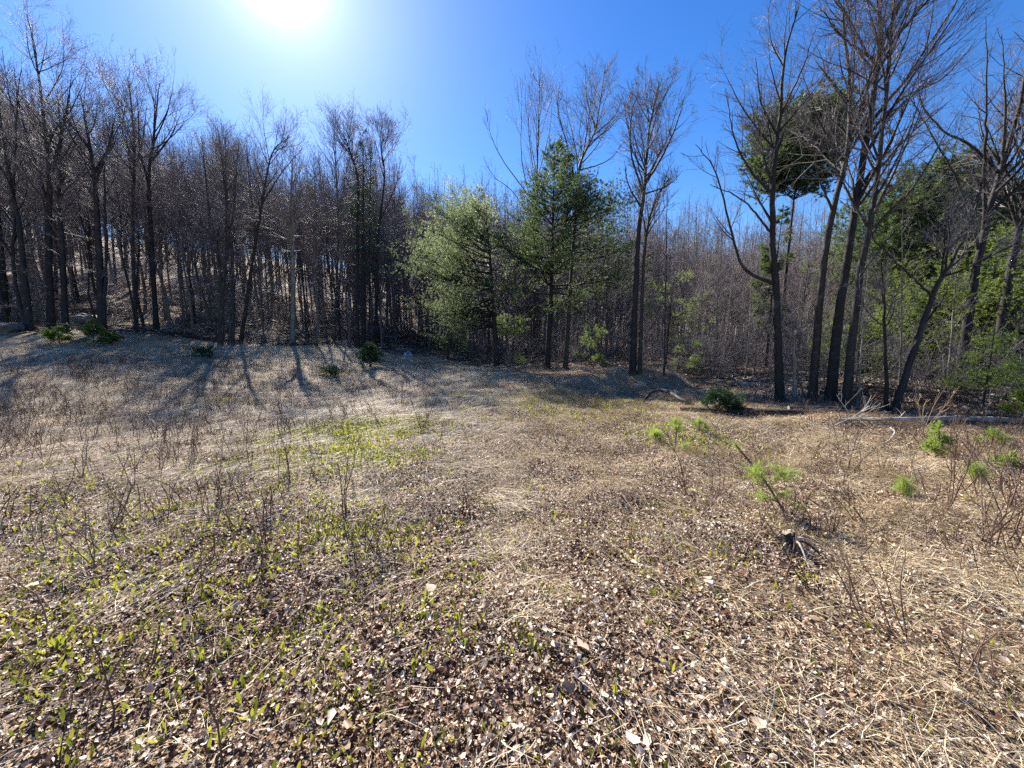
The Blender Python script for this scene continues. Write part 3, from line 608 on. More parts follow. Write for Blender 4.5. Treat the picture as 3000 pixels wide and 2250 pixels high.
# ------------------------------------------------------------------ named bare trees
LM = dict(M=(28, 200, 800, 1500), start=.4, l1=.30, ang=(22, 55), low=12, twig=.0033)
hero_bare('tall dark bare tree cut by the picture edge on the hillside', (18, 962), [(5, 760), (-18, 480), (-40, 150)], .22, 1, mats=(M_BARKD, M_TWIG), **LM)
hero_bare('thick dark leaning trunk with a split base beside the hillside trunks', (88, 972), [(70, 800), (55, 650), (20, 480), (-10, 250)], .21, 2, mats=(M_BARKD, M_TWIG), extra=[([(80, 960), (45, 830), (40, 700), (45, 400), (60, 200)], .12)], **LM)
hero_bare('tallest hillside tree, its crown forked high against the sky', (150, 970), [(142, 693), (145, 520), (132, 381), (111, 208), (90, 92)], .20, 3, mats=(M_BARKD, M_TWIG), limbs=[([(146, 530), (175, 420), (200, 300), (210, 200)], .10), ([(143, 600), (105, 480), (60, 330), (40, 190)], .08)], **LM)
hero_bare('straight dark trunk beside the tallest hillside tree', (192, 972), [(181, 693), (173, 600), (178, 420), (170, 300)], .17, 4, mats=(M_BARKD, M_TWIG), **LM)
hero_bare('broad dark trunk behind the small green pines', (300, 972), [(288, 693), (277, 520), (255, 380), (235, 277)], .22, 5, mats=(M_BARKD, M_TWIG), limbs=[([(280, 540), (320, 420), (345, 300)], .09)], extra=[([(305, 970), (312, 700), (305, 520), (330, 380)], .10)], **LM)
hero_bare('slender upright tree whose trunk stays single to the crown', (398, 968), [(388, 693), (393, 485), (388, 350), (375, 225)], .14, 6, limbs=[([(392, 500), (420, 400), (430, 300)], .06), ([(391, 480), (355, 370), (345, 270)], .06)], **LM)
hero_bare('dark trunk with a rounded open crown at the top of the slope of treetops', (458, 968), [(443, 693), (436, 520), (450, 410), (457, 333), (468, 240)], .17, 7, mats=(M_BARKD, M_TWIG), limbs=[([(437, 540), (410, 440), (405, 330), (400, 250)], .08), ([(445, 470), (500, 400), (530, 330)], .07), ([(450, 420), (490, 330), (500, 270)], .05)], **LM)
hero_bare('many stemmed grey tree fanning out from one base at the field edge', (645, 1012), [(648, 832), (627, 693), (610, 589), (590, 400)], .16, 8, extra=[([(650, 1000), (655, 840), (680, 650), (700, 420)], .11), ([(640, 1000), (590, 850), (545, 700), (500, 520)], .08), ([(650, 900), (665, 700), (655, 520), (640, 380)], .09)], vase=True, M=(44, 300, 1100, 2000), start=.25, l1=.25, ang=(15, 42), low=16, twig=.004)
hero_bare('narrow dark trunk rising just past the many stemmed tree', (682, 1010), [(682, 762), (665, 589), (660, 400)], .12, 9, **LM)
hero_bare('leaning tree whose crown spreads towards the gap in the treetops', (704, 1004), [(735, 797), (769, 589), (797, 450), (850, 400)], .15, 10, limbs=[([(765, 600), (830, 500), (890, 430)], .06), ([(750, 690), (730, 520), (720, 400)], .07)], **LM)
hero_bare('stout pale grey trunk with root flare at the field edge', (857, 1010), [(859, 797), (852, 600), (860, 430)], .22, 11, mats=(M_BARKP, M_TWIG), **LM)
hero_bare('thin pale trunk beside the dark trunk group', (978, 1005), [(991, 693), (984, 500), (975, 420)], .12, 12, **LM)
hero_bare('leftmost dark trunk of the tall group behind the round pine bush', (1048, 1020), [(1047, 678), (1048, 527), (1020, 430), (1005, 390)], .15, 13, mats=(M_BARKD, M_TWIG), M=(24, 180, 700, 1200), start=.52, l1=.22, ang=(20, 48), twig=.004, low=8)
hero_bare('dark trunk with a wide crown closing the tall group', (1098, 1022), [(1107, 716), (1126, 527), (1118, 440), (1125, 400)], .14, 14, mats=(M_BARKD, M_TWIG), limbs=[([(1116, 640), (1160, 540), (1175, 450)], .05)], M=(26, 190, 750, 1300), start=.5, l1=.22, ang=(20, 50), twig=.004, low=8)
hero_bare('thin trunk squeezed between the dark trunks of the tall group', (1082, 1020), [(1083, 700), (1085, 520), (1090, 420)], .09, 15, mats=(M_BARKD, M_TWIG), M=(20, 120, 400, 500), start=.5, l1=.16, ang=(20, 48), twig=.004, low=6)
hero_bare('whip crowned tree sending straight upright shoots above the second pine', (1563, 1066), [(1570, 700), (1575, 450), (1582, 211)], .15, 16, limbs=[([(1570, 640), (1530, 480), (1528, 330), (1530, 240)], .05), ([(1571, 600), (1480, 480), (1440, 400), (1425, 330)], .045), ([(1572, 560), (1550, 400), (1548, 290)], .04), ([(1575, 520), (1610, 380), (1618, 230)], .045), ([(1570, 660), (1500, 560), (1450, 520), (1420, 470)], .04)], M=(56, 240, 520, 700), start=.45, l1=.26, ang=(14, 40), trop=.16, twig=.0035, wander=.05)
hero_bare('open crowned tree leaning over the second pine with forked top', (1655, 1078), [(1683, 678), (1698, 490), (1744, 377), (1774, 188)], .15, 17, limbs=[([(1690, 560), (1660, 420), (1635, 330), (1640, 240)], .06), ([(1744, 377), (1720, 290), (1715, 190)], .05), ([(1735, 400), (1800, 340), (1830, 260)], .04), ([(1696, 500), (1780, 470), (1840, 400)], .04), ([(1690, 600), (1620, 500), (1610, 400)], .04)], M=(44, 300, 1100, 1500), start=.42, l1=.2, ang=(22, 52), twig=.0034)
hero_bare('lone tree with airy round crown beside the second pine', (1853, 1094), [(1868, 716), (1887, 557), (1902, 377), (1932, 240)], .15, 18, mats=(M_BARKD, M_TWIG), limbs=[([(1885, 570), (1850, 450), (1850, 340), (1870, 270)], .05), ([(1890, 540), (1950, 440), (1990, 340), (2005, 290)], .055), ([(1880, 610), (1840, 540), (1830, 470)], .04), ([(1886, 570), (1960, 540), (2000, 500)], .035)], M=(44, 320, 1100, 1500), start=.45, l1=.2, ang=(22, 52), twig=.0034)
hero_bare('thin companion trunk touching the lone airy tree', (1874, 1094), [(1887, 753), (1915, 600), (1960, 520)], .09, 19, M=(18, 100, 300, 400), start=.4, l1=.2, ang=(20, 50), twig=.0034)
RM = dict(M=(46, 300, 800, 1150), start=.36, l1=.28, ang=(22, 50), twig=.0024, trop=.07, wander=.07)
hero_bare('dark crooked tree with a long low limb bent outward', (2288, 1178), [(2272, 830), (2262, 692), (2266, 529), (2286, 325), (2299, 163), (2339, 20)], .125, 20, mats=(M_BARKD, M_TWIG), limbs=[([(2262, 830), (2177, 781), (2136, 651), (2095, 504), (2038, 423)], .055), ([(2266, 570), (2200, 500), (2150, 400), (2130, 280)], .045), ([(2265, 690), (2180, 590), (2080, 540)], .035), ([(2280, 400), (2230, 300), (2215, 170)], .035), ([(2290, 330), (2350, 200), (2390, 80)], .03)], **RM)
hero_bare('tree with bark mottled grey, swaying between two darker trunks', (2380, 1176), [(2404, 854), (2437, 635), (2482, 439), (2490, 244), (2470, 73), (2480, 0)], .12, 21, limbs=[([(2440, 620), (2400, 520), (2380, 420)], .035), ([(2484, 430), (2540, 330), (2570, 250)], .035), ([(2488, 300), (2430, 230), (2390, 180)], .03)], **RM)
hero_bare('thickest of the clustered trunks, reaching out of the picture top', (2433, 1182), [(2461, 895), (2494, 692), (2543, 366), (2575, 163), (2579, 0), (2590, -220)], .15, 22, mats=(M_BARKD, M_TWIG), limbs=[([(2551, 358), (2673, 203), (2795, 16), (2840, -80)], .05), ([(2540, 400), (2640, 290), (2760, 230), (2860, 120)], .04), ([(2570, 180), (2480, 120), (2400, 20)], .04), ([(2577, 150), (2640, 0), (2680, -100)], .05), ([(2520, 540), (2620, 430), (2740, 370)], .035)], **RM)
hero_bare('slanting pale barked trunk pressed beside the thickest trunk', (2478, 1190), [(2518, 814), (2551, 651), (2583, 407), (2608, 122), (2630, -80)], .115, 23, mats=(M_BARK, M_TWIG), limbs=[([(2540, 700), (2640, 580), (2740, 520)], .035), ([(2570, 500), (2660, 400), (2780, 300)], .035), ([(2525, 800), (2600, 700), (2660, 640)], .03)], **RM)
hero_bare('dark trunk curving outward low over the fallen logs', (2612, 1214), [(2673, 1041), (2738, 854), (2787, 765), (2852, 635), (2880, 520)], .09, 24, mats=(M_BARKD, M_TWIG), limbs=[([(2735, 870), (2660, 800), (2560, 700), (2540, 610)], .03), ([(2700, 960), (2760, 880), (2780, 830)], .03)], M=(22, 170, 600, 900), start=.4, l1=.25, ang=(25, 60), twig=.0028)
hero_bare('short thin dark stem rising from the same spot as the curving trunk', (2602, 1210), [(2592, 1000), (2590, 860), (2580, 760)], .05, 25, mats=(M_BARKD, M_TWIG), M=(14, 80, 200, 200), start=.4, l1=.25, ang=(25, 60), twig=.0028)
hero_bare('large leaning tree rising behind the young fir', (2803, 1150), [(2836, 936), (2868, 749), (2925, 521), (2966, 390), (3010, 200), (3050, 0)], .15, 26, mats=(M_BARKD, M_TWIG), limbs=[([(2870, 740), (2840, 620), (2790, 500), (2720, 380), (2660, 280)], .05), ([(2930, 510), (2850, 430), (2760, 380), (2700, 300), (2690, 200)], .045), ([(2885, 690), (2885, 500), (2890, 300), (2890, 50)], .06), ([(2935, 500), (2945, 300), (2935, 100)], .045)], **RM)
hero_bare('mottled trunk at the picture edge, partly behind hemlock boughs', (2905, 1140), [(2958, 814), (2990, 651), (3015, 500), (3050, 300), (3080, 100)], .14, 27, mats=(M_BARKD, M_TWIG), **RM)
SM = dict(M=(16, 90, 260, 300), start=.3, l1=.16, ang=(28, 60), twig=.0028, trop=.06)
for lab, b, u, r, sdn in [('straight pale sapling before the green conifer', (2637, 1176), [(2642, 900), (2644, 610)], .035, 40), ('pale sapling leaning from behind the curving trunk', (2775, 1140), [(2795, 900), (2806, 732)], .04, 41),
                          ('light stemmed sapling beside the slanting pale trunk', (2515, 1180), [(2530, 950), (2545, 760)], .03, 42), ('crooked pale stub between crooked and mottled trunks', (2330, 1172), [(2326, 1000), (2320, 930)], .06, 43),
                          ('thin green tinged sapling right against the thick trunks', (2495, 1176), [(2500, 1000), (2490, 850)], .028, 44), ('slim leaning birch pale against the thicket', (2030, 1085), [(2060, 850), (2110, 600)], .05, 45),
                          ('thin dark stemmed pole beside the young thicket pine', (1946, 1100), [(1950, 850), (1955, 560)], .05, 46)]:
    hero_bare(lab, b, u, r, sdn, mats=(M_BARKP if 'pale' in lab or 'light' in lab else M_BARK, M_TWIG), name='sapling', cat='sapling', r1=.006, **SM)

# ------------------------------------------------------------------ conifers
def needles(rg, pos, tan, K, ln, wd, spread, mat=1):
    T = len(pos); d = nrm(tan[:, None] * 1.0 + spread * rg.normal(size=(T, K, 3))); s = nrm(np.cross(d, rg.normal(size=(T, K, 3)))) * wd / 2
    l = ln * (.7 + .5 * rg.random((T, K, 1))); b = pos[:, None] + d * .004
    V = np.stack([b - s, b + s, b + d * l], 2).reshape(-1, 3)
    return (V, np.arange(len(V)).reshape(-1, 3), mat, np.repeat(np.clip(rg.random(T) * .7 + .3 * rg.random(T), 0, 1), K * 3))
def conifer(label, trunk_pts, base, r0, seed, nb, length, elev, az=None, needle=(.09, .005, 16, .42), sub=(12, .42), tl=(.2, .98), sp=3, mats=(M_BARKD, M_PINE), name='pine_tree', cat='pine tree', trop=.05, top_tuft=True, flat=.7, group=None, inner=.25, pw=1.0):
    """length(t), elev(t) along the trunk; az(rg, n) gives branch directions (radians, 0 = +X)."""
    rg = np.random.default_rng(seed); o = thing(name, label, cat, base, group)
    st = stem_curve([np.asarray(p) - base for p in trunk_pts], r0, .008, flare=.3); TP, TR = st[0][None], st[1][None]
    mesh_obj('trunk', [tubes(TP, TR, 9)], [mats[0]], o)
    t = np.sort(tl[0] + (tl[1] - tl[0]) * rg.random(nb) ** pw); pos, _, rad_ = along(TP, TR, np.zeros(nb, int), t)
    a = rg.random(nb) * 6.283 if az is None else az(rg, nb); el = np.radians(elev(t) + 8 * rg.normal(size=nb))
    d = np.stack([np.cos(a) * np.cos(el), np.sin(a) * np.cos(el), np.sin(el)], 1); L = length(t, a) * (.65 + .55 * rg.random(nb)); n = 10
    B = np.empty((nb, n, 3)); B[:, 0] = pos
    for k in range(1, n):
        d = nrm(d + np.array([0, 0, trop]) + .06 * rg.normal(size=(nb, 3))); B[:, k] = B[:, k - 1] + d * (L / (n - 1))[:, None]
    RB = np.maximum(np.minimum(rad_ * .5, L * .012 + .004)[:, None] * (1 - np.linspace(0, 1, n)[None]) ** .8, .003)
    M2 = int(nb * sub[0]); C, RC, _ = grow(rg, B, RB, M2, inner, 1, lambda tt, l: l * sub[1] * (1.15 - .75 * tt) + .05, (30, 65), 5, trop * .8, .08, .6, .0017, flat=flat)
    mesh_obj('branches', [tubes(B, RB, 5), tubes(C, RC, 3)], [mats[0]], o)
    ps, ts = [], []
    for fr in np.linspace(.3, 1, sp):
        q, tn, _ = along(C, RC, np.arange(M2), np.clip(fr + .1 * rg.normal(size=M2), .1, 1)); ps.append(q); ts.append(tn)
    D, RD, _ = grow(rg, C, RC, M2 * 2, .2, 1, lambda tt, l: l * .4 + .02, (25, 60), 3, .05, .05, .7, .0016, flat=flat)
    for fr in (.5, 1.0):
        q, tn, _ = along(D, RD, np.arange(M2 * 2), np.full(M2 * 2, fr)); ps.append(q); ts.append(tn)
    for fr in np.linspace(.5, 1, 4):
        q, tn, _ = along(B, RB, np.arange(nb), np.full(nb, fr)); ps.append(q); ts.append(tn)
    if top_tuft:
        q, tn, _ = along(TP, TR, np.zeros(8, int), np.linspace(.9, 1, 8)); ps.append(q); ts.append(tn)
    mesh_obj('foliage', [needles(rg, np.concatenate(ps), np.concatenate(ts), needle[2], needle[0], needle[1], needle[3], 0)], [mats[1]], o, smooth=False)
    return o
def lobe(center, k):                                              # branch directions gathered about one side
    def f(rg, n): return np.where(rg.random(n) < k, center + .62 * rg.normal(size=n), rg.random(n) * 6.283)
    return f
pts, b = px_stem((1457, 1077), [(1447, 930), (1438, 800), (1432, 710), (1424, 640)])
conifer('light green lopsided pine sweeping its boughs over the clearing', pts, b, .15, 61, 105, lambda t, a: np.interp(t, [.2, .35, .6, .8, 1], [3.2, 4.7, 4.2, 2.6, .8]) * np.where(np.cos(a - math.pi) > 0, 1.0, .6), lambda t: np.interp(t, [.2, .4, .7, 1], [-8, 2, 22, 45]), lobe(math.pi + .1, .66), (.11, .009, 20, .42), (16, .32), (.2, .99), 3, mats=(M_BARKD, M_PINEP))
pts, b = px_stem((1602, 1080), [(1612, 900), (1618, 700), (1622, 560), (1626, 400)])
conifer('tall dark green pine with ragged spire and bare lower boughs', pts, b, .14, 62, 120, lambda t, a: np.interp(t, [.2, .3, .45, .6, .75, .9, 1], [2.2, 3.6, 3.7, 2.5, 1.25, .6, .25]) * np.where(np.cos(a) > 0, 1.05, .85), lambda t: np.interp(t, [.2, .35, .6, 1], [-8, 6, 14, 40]), lobe(0.0, .25), (.11, .011, 20, .45), (15, .36), (.24, .99), 3, mats=(M_BARKD, M_PINE2))
pts, b = px_stem((1065, 1022), [(1064, 800), (1064, 600), (1064, 372)])
conifer('narrow dark spruce spire standing inside the tall trunk group', pts, b, .14, 63, 130, lambda t, a: np.interp(t, [.3, .5, .8, 1], [.5, 1.0, .8, .2]), lambda t: -10 + 35 * (t - .3), None, (.06, .008, 12, .5), (7, .35), (.3, .99), 2, mats=(M_BARKD, M_PINED), name='spruce_tree', cat='spruce')
def back_pine(label, px, top, bot, Y, halfw, seed, nb, lo=.35, mats=(M_BARKD, M_PINED), prof=None, el=(-5, 30), name='pine_tree', cat='pine tree', nd=(.15, .020, 15, .5), den=1.5):
    x0 = ray(px, HORIZON)[0] * Y; b = np.array([x0, Y, H(x0, Y)]); tp = P(px, top, Y); tp[0] = x0 + .2
    hgt = tp[2] - b[2]; tb = max(.05, (P(px, bot, Y)[2] - b[2]) / hgt)
    prof = prof or (lambda u: np.interp(u, [0, .3, .7, 1], [.8, 1, .75, .15]))
    return conifer(label, [b - np.array([0, 0, .2]), b + np.array([.05, 0, hgt * .5]), tp], b, max(.06, hgt * .011), seed, int(nb * den), lambda t, a: halfw * 1.2 * prof((t - tb) / (1 - tb)), lambda t: el[0] + (el[1] - el[0]) * t, None, nd, (10, .36), (tb, .99), 2, mats=mats, name=name, cat=cat, trop=.04)
back_pine('big dark pine crown rising behind the crooked tree', 2285, 385, 590, 22, 2.4, 64, 60, den=3.2, nd=(.2, .03, 16, .5), mats=(M_BARKD, M_PINE2), prof=lambda u: np.interp(u, [0, .25, .6, .85, 1], [.8, 1.1, .95, .7, .3]), el=(-8, 40))
back_pine('slim dark spruce in shade below the big dark pine', 2250, 600, 960, 17, .62, 65, 60, mats=(M_BARKD, M_PINE2), den=1.0, nd=(.09, .014, 12, .5), name='spruce_tree', cat='spruce', el=(-15, 10))
back_pine('full green pine behind the pale saplings', 2670, 505, 950, 15.5, 2.7, 66, 90, den=2.2, mats=(M_BARKD, M_PINE2), el=(-5, 35))
back_pine('smaller dark pine leaning on the full green pine', 2745, 555, 850, 16.5, 2.2, 67, 60, den=2.2, mats=(M_BARKD, M_PINE2))
back_pine('bushy yellow green hemlock filling the gap behind the curving trunk', 2700, 770, 1120, 13.5, 2.3, 68, 90, mats=(M_BARKD, M_HEM), name='hemlock_tree', cat='hemlock', el=(-12, 10), nd=(.07, .016, 18, .5))
back_pine('low green hemlock between the mottled trunks', 2560, 860, 1130, 15, 1.7, 69, 70, mats=(M_BARKD, M_HEM), name='hemlock_tree', cat='hemlock', el=(-12, 10), nd=(.07, .016, 18, .5))
back_pine('tall green hemlock at the picture edge behind the fir', 2990, 640, 1150, 11, 2.0, 70, 100, mats=(M_BARKD, M_HEM), name='hemlock_tree', cat='hemlock', el=(-12, 12), nd=(.06, .010, 14, .5))
back_pine('shaded hemlock behind the large leaning tree', 2860, 840, 1130, 13, 1.9, 71, 80, mats=(M_BARKD, M_HEM), name='hemlock_tree', cat='hemlock', el=(-12, 10), nd=(.07, .016, 18, .5))
back_pine('yellow green hemlock low between the curving trunk and the large leaning tree', 2780, 830, 1150, 11.5, 1.6, 170, 70, mats=(M_BARKD, M_HEM), name='hemlock_tree', cat='hemlock', el=(-12, 10), nd=(.07, .016, 18, .5))
back_pine('light green young pine crowded behind the slanting pale trunk', 2600, 930, 1140, 12.5, 1.3, 171, 50, mats=(M_BARKD, M_FIR), el=(-10, 20), nd=(.09, .014, 14, .5))
back_pine('bright green hemlock overhanging the picture edge', 3090, 560, 1150, 9.5, 2.2, 172, 90, mats=(M_BARKD, M_HEM), name='hemlock_tree', cat='hemlock', el=(-12, 12), nd=(.07, .012, 16, .5))
back_pine('young hemlock in the gap behind the mottled edge trunk', 2930, 900, 1150, 10.5, 1.4, 173, 60, mats=(M_BARKD, M_HEM), name='hemlock_tree', cat='hemlock', el=(-12, 10), nd=(.06, .012, 16, .5))
back_pine('young pine spreading feathery boughs in the thicket', 1955, 800, 1000, 19.5, 1.6, 72, 34, mats=(M_BARKD, M_PINE), el=(-5, 15), den=.55, nd=(.11, .009, 12, .5))
back_pine('small pine at the thicket floor near the mound', 2022, 1010, 1090, 16, .6, 73, 14, mats=(M_BARKD, M_PINE), el=(5, 40), nd=(.10, .006, 9, .5), den=.8)
back_pine('pale feathery young pine under the first pine boughs', 1500, 930, 1055, 21, 1.2, 74, 30, mats=(M_BARKD, M_PINE), el=(-5, 15), den=.55, nd=(.11, .009, 12, .5))
back_pine('thin young pine behind the second pine', 1730, 960, 1085, 19.5, .9, 75, 26, mats=(M_BARKD, M_PINE), el=(0, 25), den=.55, nd=(.11, .009, 12, .5))
back_pine('small pine half hidden under the first pine', 1310, 900, 1040, 24, 1.2, 76, 26, mats=(M_BARKD, M_PINE), el=(0, 25), den=.55, nd=(.11, .009, 12, .5))

def small_conifer(label, base_px, hgt, halfw, seed, nb, mats, nd, el=(5, 50), lean=(0, 0), name='pine_seedling', cat='seedling', sub=(6, .4), tl=(.08, .97), r0=None, base=None, prof=None, az=None, flat=.5):
    b = hit(*base_px) if base is None else base; tp = b + np.array([lean[0], lean[1], hgt])
    prof = prof or (lambda u: np.clip(1.1 - u, .15, 1))
    return conifer(label, [b - np.array([0, 0, .03]), (b + tp) / 2 + np.array([.02, 0, 0]), tp], b, r0 or hgt * .014 + .003, seed, nb, lambda t, a: halfw * prof(t), lambda t: el[0] + (el[1] - el[0]) * t, az, nd, sub, tl, 3, mats=mats, name=name, cat=cat, trop=.05, flat=flat)
small_conifer('round bluish pine bush before the dark trunk group', (1084, 1078), .85, .62, 81, 46, (M_BARKD, M_PINED), (.10, .006, 12, .5), name='pine_bush', cat='bush', prof=lambda u: np.clip(1.15 - .75 * u, .2, 1), el=(10, 65))
small_conifer('low spreading pine bush at the foot of the hillside trunks', (175, 1010), .6, .6, 82, 20, (M_BARKD, M_FIR), (.09, .008, 12, .5), name='pine_bush', cat='bush', el=(10, 45))
small_conifer('taller small pine with a star shaped tip beside the spreading bush', (275, 1008), 1.0, .55, 83, 20, (M_BARKD, M_FIR), (.09, .008, 12, .5), name='pine_bush', cat='bush', el=(5, 40))
small_conifer('faint low pine bush between the star tipped pine and the trunks', (330, 1010), .4, .5, 84, 13, (M_BARKD, M_FIR), (.09, .008, 12, .5), name='pine_bush', cat='bush', el=(5, 30))
small_conifer('flat sparse green pine shrub in the field near the round bush', (968, 1106), .35, .55, 85, 22, (M_BARKD, M_PINED), (.08, .005, 10, .5), name='pine_bush', cat='bush', el=(8, 30))
small_conifer('dim low green shrub in the shaded field strip', (590, 1052), .4, .7, 86, 22, (M_BARKD, M_PINED), (.08, .006, 10, .5), name='pine_bush', cat='bush', el=(8, 30))
small_conifer('dark green shrub beside the end of the big fallen log', (2105, 1204), .38, .45, 87, 34, (M_BARKD, M_PINED), (.08, .005, 14, .5), name='pine_bush', cat='bush', el=(5, 40))
small_conifer('bent pine seedling with bright tufts and a bare tip in the foreground', (2312, 1512), .60, .27, 88, 7, (M_WEED, M_SEED), (.085, .0015, 26, .4), el=(10, 25), lean=(-.36, .34), tl=(.12, .62), sub=(2.6, .35), r0=.011, prof=lambda u: np.clip(1.05 - .6 * u, .3, 1), az=lobe(math.pi + .2, .5))
small_conifer('thin tall pine seedling with pale feathery needles near the logs', (1975, 1318), .45, .17, 89, 5, (M_WEED, M_SEED), (.09, .0017, 22, .45), el=(15, 55), sub=(2.2, .4), r0=.005)
small_conifer('fluffy pale pine seedling left of the thin tall one', (1915, 1296), .16, .13, 90, 5, (M_WEED, M_SEED), (.09, .0017, 24, .5), el=(15, 55), sub=(2.2, .4), r0=.005)
small_conifer('faint small pine seedling among the straw beyond the tall seedling', (2045, 1268), .18, .16, 91, 5, (M_WEED, M_SEED), (.08, .0017, 18, .5), el=(15, 55), sub=(3, .4), r0=.004)
small_conifer('tiny pine tuft in the brambles right of the bent seedling', (2640, 1462), .15, .09, 92, 5, (M_WEED, M_SEED), (.08, .0017, 20, .5), el=(20, 55), sub=(3, .4), r0=.004)
small_conifer('small pale green pine tuft near the picture edge brambles', (2850, 1425), .15, .11, 93, 5, (M_WEED, M_SEED), (.08, .0017, 20, .5), el=(20, 60), sub=(3, .4), r0=.004)
small_conifer('bright yellow green fir seedling before the pale fallen branch', (2738, 1345), .44, .13, 94, 20, (M_WEED, M_SEED), (.028, .0035, 16, .55), el=(5, 40), name='fir_seedling', sub=(5, .42), r0=.008)
small_conifer('layered bright green young fir tree behind the fallen branches', (2872, 1225), 1.75, .75, 95, 40, (M_BARKD, M_FIR), (.03, .0045, 12, .55), el=(-4, 30), name='fir_tree', cat='fir tree', sub=(8, .42), r0=.018, flat=.9)
small_conifer('light green fir bough cluster at the picture edge', (2995, 1245), .6, .32, 96, 20, (M_BARKD, M_FIR), (.03, .005, 14, .55), el=(0, 30), name='fir_tree', cat='fir tree', sub=(9, .42), r0=.014, flat=.9)
small_conifer('small fir low in shade under the young fir', (2900, 1310), .2, .17, 97, 10, (M_WEED, M_SEED), (.028, .0035, 14, .55), el=(5, 40), name='fir_seedling', sub=(5, .42), r0=.008)
small_conifer('pale green fir seedling by the picture edge straw', (2960, 1375), .17, .12, 98, 9, (M_WEED, M_SEED), (.03, .0035, 16, .55), el=(5, 40), name='fir_seedling', sub=(5, .42), r0=.007)

# ------------------------------------------------------------------ logs, dead branches, stump, rocks, tub
def closed_log(pts, r0, r1, n=26, sides=12, seed=0, mat=0):
    rg = np.random.default_rng(seed); Pp = resample(pts, n); R = np.linspace(r0, r1, n) * (1 + .07 * rg.normal(size=n))
    V, Fq, m, v = tubes(Pp[None], R[None], sides, mat); V = V + .05 * r0 * rg.normal(size=V.shape)
    c0, c1 = len(V), len(V) + 1; V = np.vstack([V, Pp[:1], Pp[-1:]]); k = np.arange(sides)
    cap = np.concatenate([np.stack([np.full(sides, c0), (k + 1) % sides, k], 1), np.stack([np.full(sides, c1), (n - 1) * sides + k, (n - 1) * sides + (k + 1) % sides], 1)])
    vv = np.full(len(V), .5)
    return [(V, Fq, mat, vv), (V[:0], cap[:0], mat, vv[:0])] if False else [(V, Fq, mat, vv), (V.copy(), cap, mat + 1, vv)]
M_WOOD = bark_mat('weathered_wood', (.16, .12, .085), (.34, .28, .21), (.42, .37, .3), 6, .3)
M_GREYWOOD = bark_mat('silver_dead_wood', (.22, .19, .16), (.44, .40, .35), (.55, .52, .47), 8, .4)
def log(label, pxs, r0, r1, seed, lift=.6, mats=(M_BARKD, M_WOOD), stubs=5, name='fallen_log', cat='log', twigs=0):
    rg = np.random.default_rng(seed); W = [hit(*p[:2]) + np.array([0, 0, r0 * lift + (p[2] if len(p) > 2 else 0)]) for p in pxs]; b = W[0].copy(); b[2] -= r0 * lift
    o = thing(name, label, cat, b); L = [p - b for p in W]
    mesh_obj('stem', closed_log(L, r0, r1, seed=seed), list(mats), o)
    Pp = resample(L, 26)[None]; R = np.linspace(r0, r1, 26)[None]
    for k in range(stubs):
        B, RB, _ = grow(rg, Pp, R, 1, .15, .95, lambda t, l: .12 + .3 * rg.random(1), (40, 85), 5, .12, .1, .45, .006)
        gs = [tubes(B, RB, 6)]
        if twigs:
            C, RC, _ = grow(rg, B, RB, twigs, .3, 1, lambda t, l: l * .7, (30, 60), 4, .04, .15, .6, .003); gs.append(tubes(C, RC, 4))
        mesh_obj('branch_stub', gs, [mats[0]], o)
    return o
log('dark thick fallen log lying under the crooked tree', [(2130, 1212), (2300, 1218), (2480, 1216)], .085, .07, 201)
log('mossy barkless log end lying behind the dark thick log', [(2310, 1205), (2450, 1206), (2590, 1212)], .07, .06, 202, mats=(M_BARK, M_WOOD))
log('long thin pale fallen branch stretching to the picture edge', [(2455, 1240, .05), (2620, 1246, .09), (2800, 1244, .09), (3040, 1250, .09)], .022, .05, 203, mats=(M_GREYWOOD, M_WOOD), stubs=6, twigs=3, name='fallen_branch', cat='branch')
log('dark fallen trunk partly under the long pale branch at the edge', [(2700, 1244, .0), (2860, 1240, .04), (3060, 1250, .05)], .06, .075, 204, stubs=3)
log('curved grey dead branch arching off the ground before the mound', [(1885, 1178), (1910, 1172, .2), (1950, 1174, .24), (1990, 1185, .12), (2035, 1192, 0)], .035, .045, 205, mats=(M_BARK, M_WOOD), stubs=3, twigs=2, name='dead_branch', cat='branch')
log('straight pale pole lying along the mound', [(1860, 1128), (1920, 1138), (1985, 1150)], .03, .02, 206, mats=(M_GREYWOOD, M_WOOD), stubs=2, name='fallen_pole', cat='branch')
log('dark rotten log half sunk in the shade behind the shrub', [(1990, 1204), (2060, 1206), (2130, 1212)], .05, .06, 207, stubs=2)
log('dark fallen trunk across the hillside foot behind the field', [(420, 975), (520, 985), (640, 1000)], .13, .10, 208, stubs=5, twigs=2)
log('leaning grey dead trunk on the slope past the dark trunks', [(900, 1000, 0), (870, 985, .3), (800, 960, .5)], .09, .06, 209, stubs=4, twigs=2, mats=(M_BARK, M_WOOD))
log('short fallen limb by the field edge roots', [(870, 1012), (930, 1008), (1000, 1012)], .06, .05, 210, stubs=4, twigs=2)
log('forked silver dead branch tangled before the long pale branch', [(2440, 1268, .1), (2500, 1256, .2), (2540, 1243, .3)], .014, .008, 211, mats=(M_GREYWOOD, M_WOOD), stubs=5, twigs=3, name='dead_branch', cat='branch')
log('white forked twig propped against the young fir', [(2870, 1232, .1), (2895, 1214, .2), (2918, 1196, .3)], .01, .008, 212, mats=(M_GREYWOOD, M_WOOD), stubs=3, name='dead_branch', cat='branch')
log('hooked pale stick lying at the shade edge', [(2560, 1308), (2600, 1302, .04), (2618, 1290, .12), (2604, 1280, .14)], .010, .008, 213, mats=(M_GREYWOOD, M_WOOD), stubs=2, name='dead_branch', cat='branch')

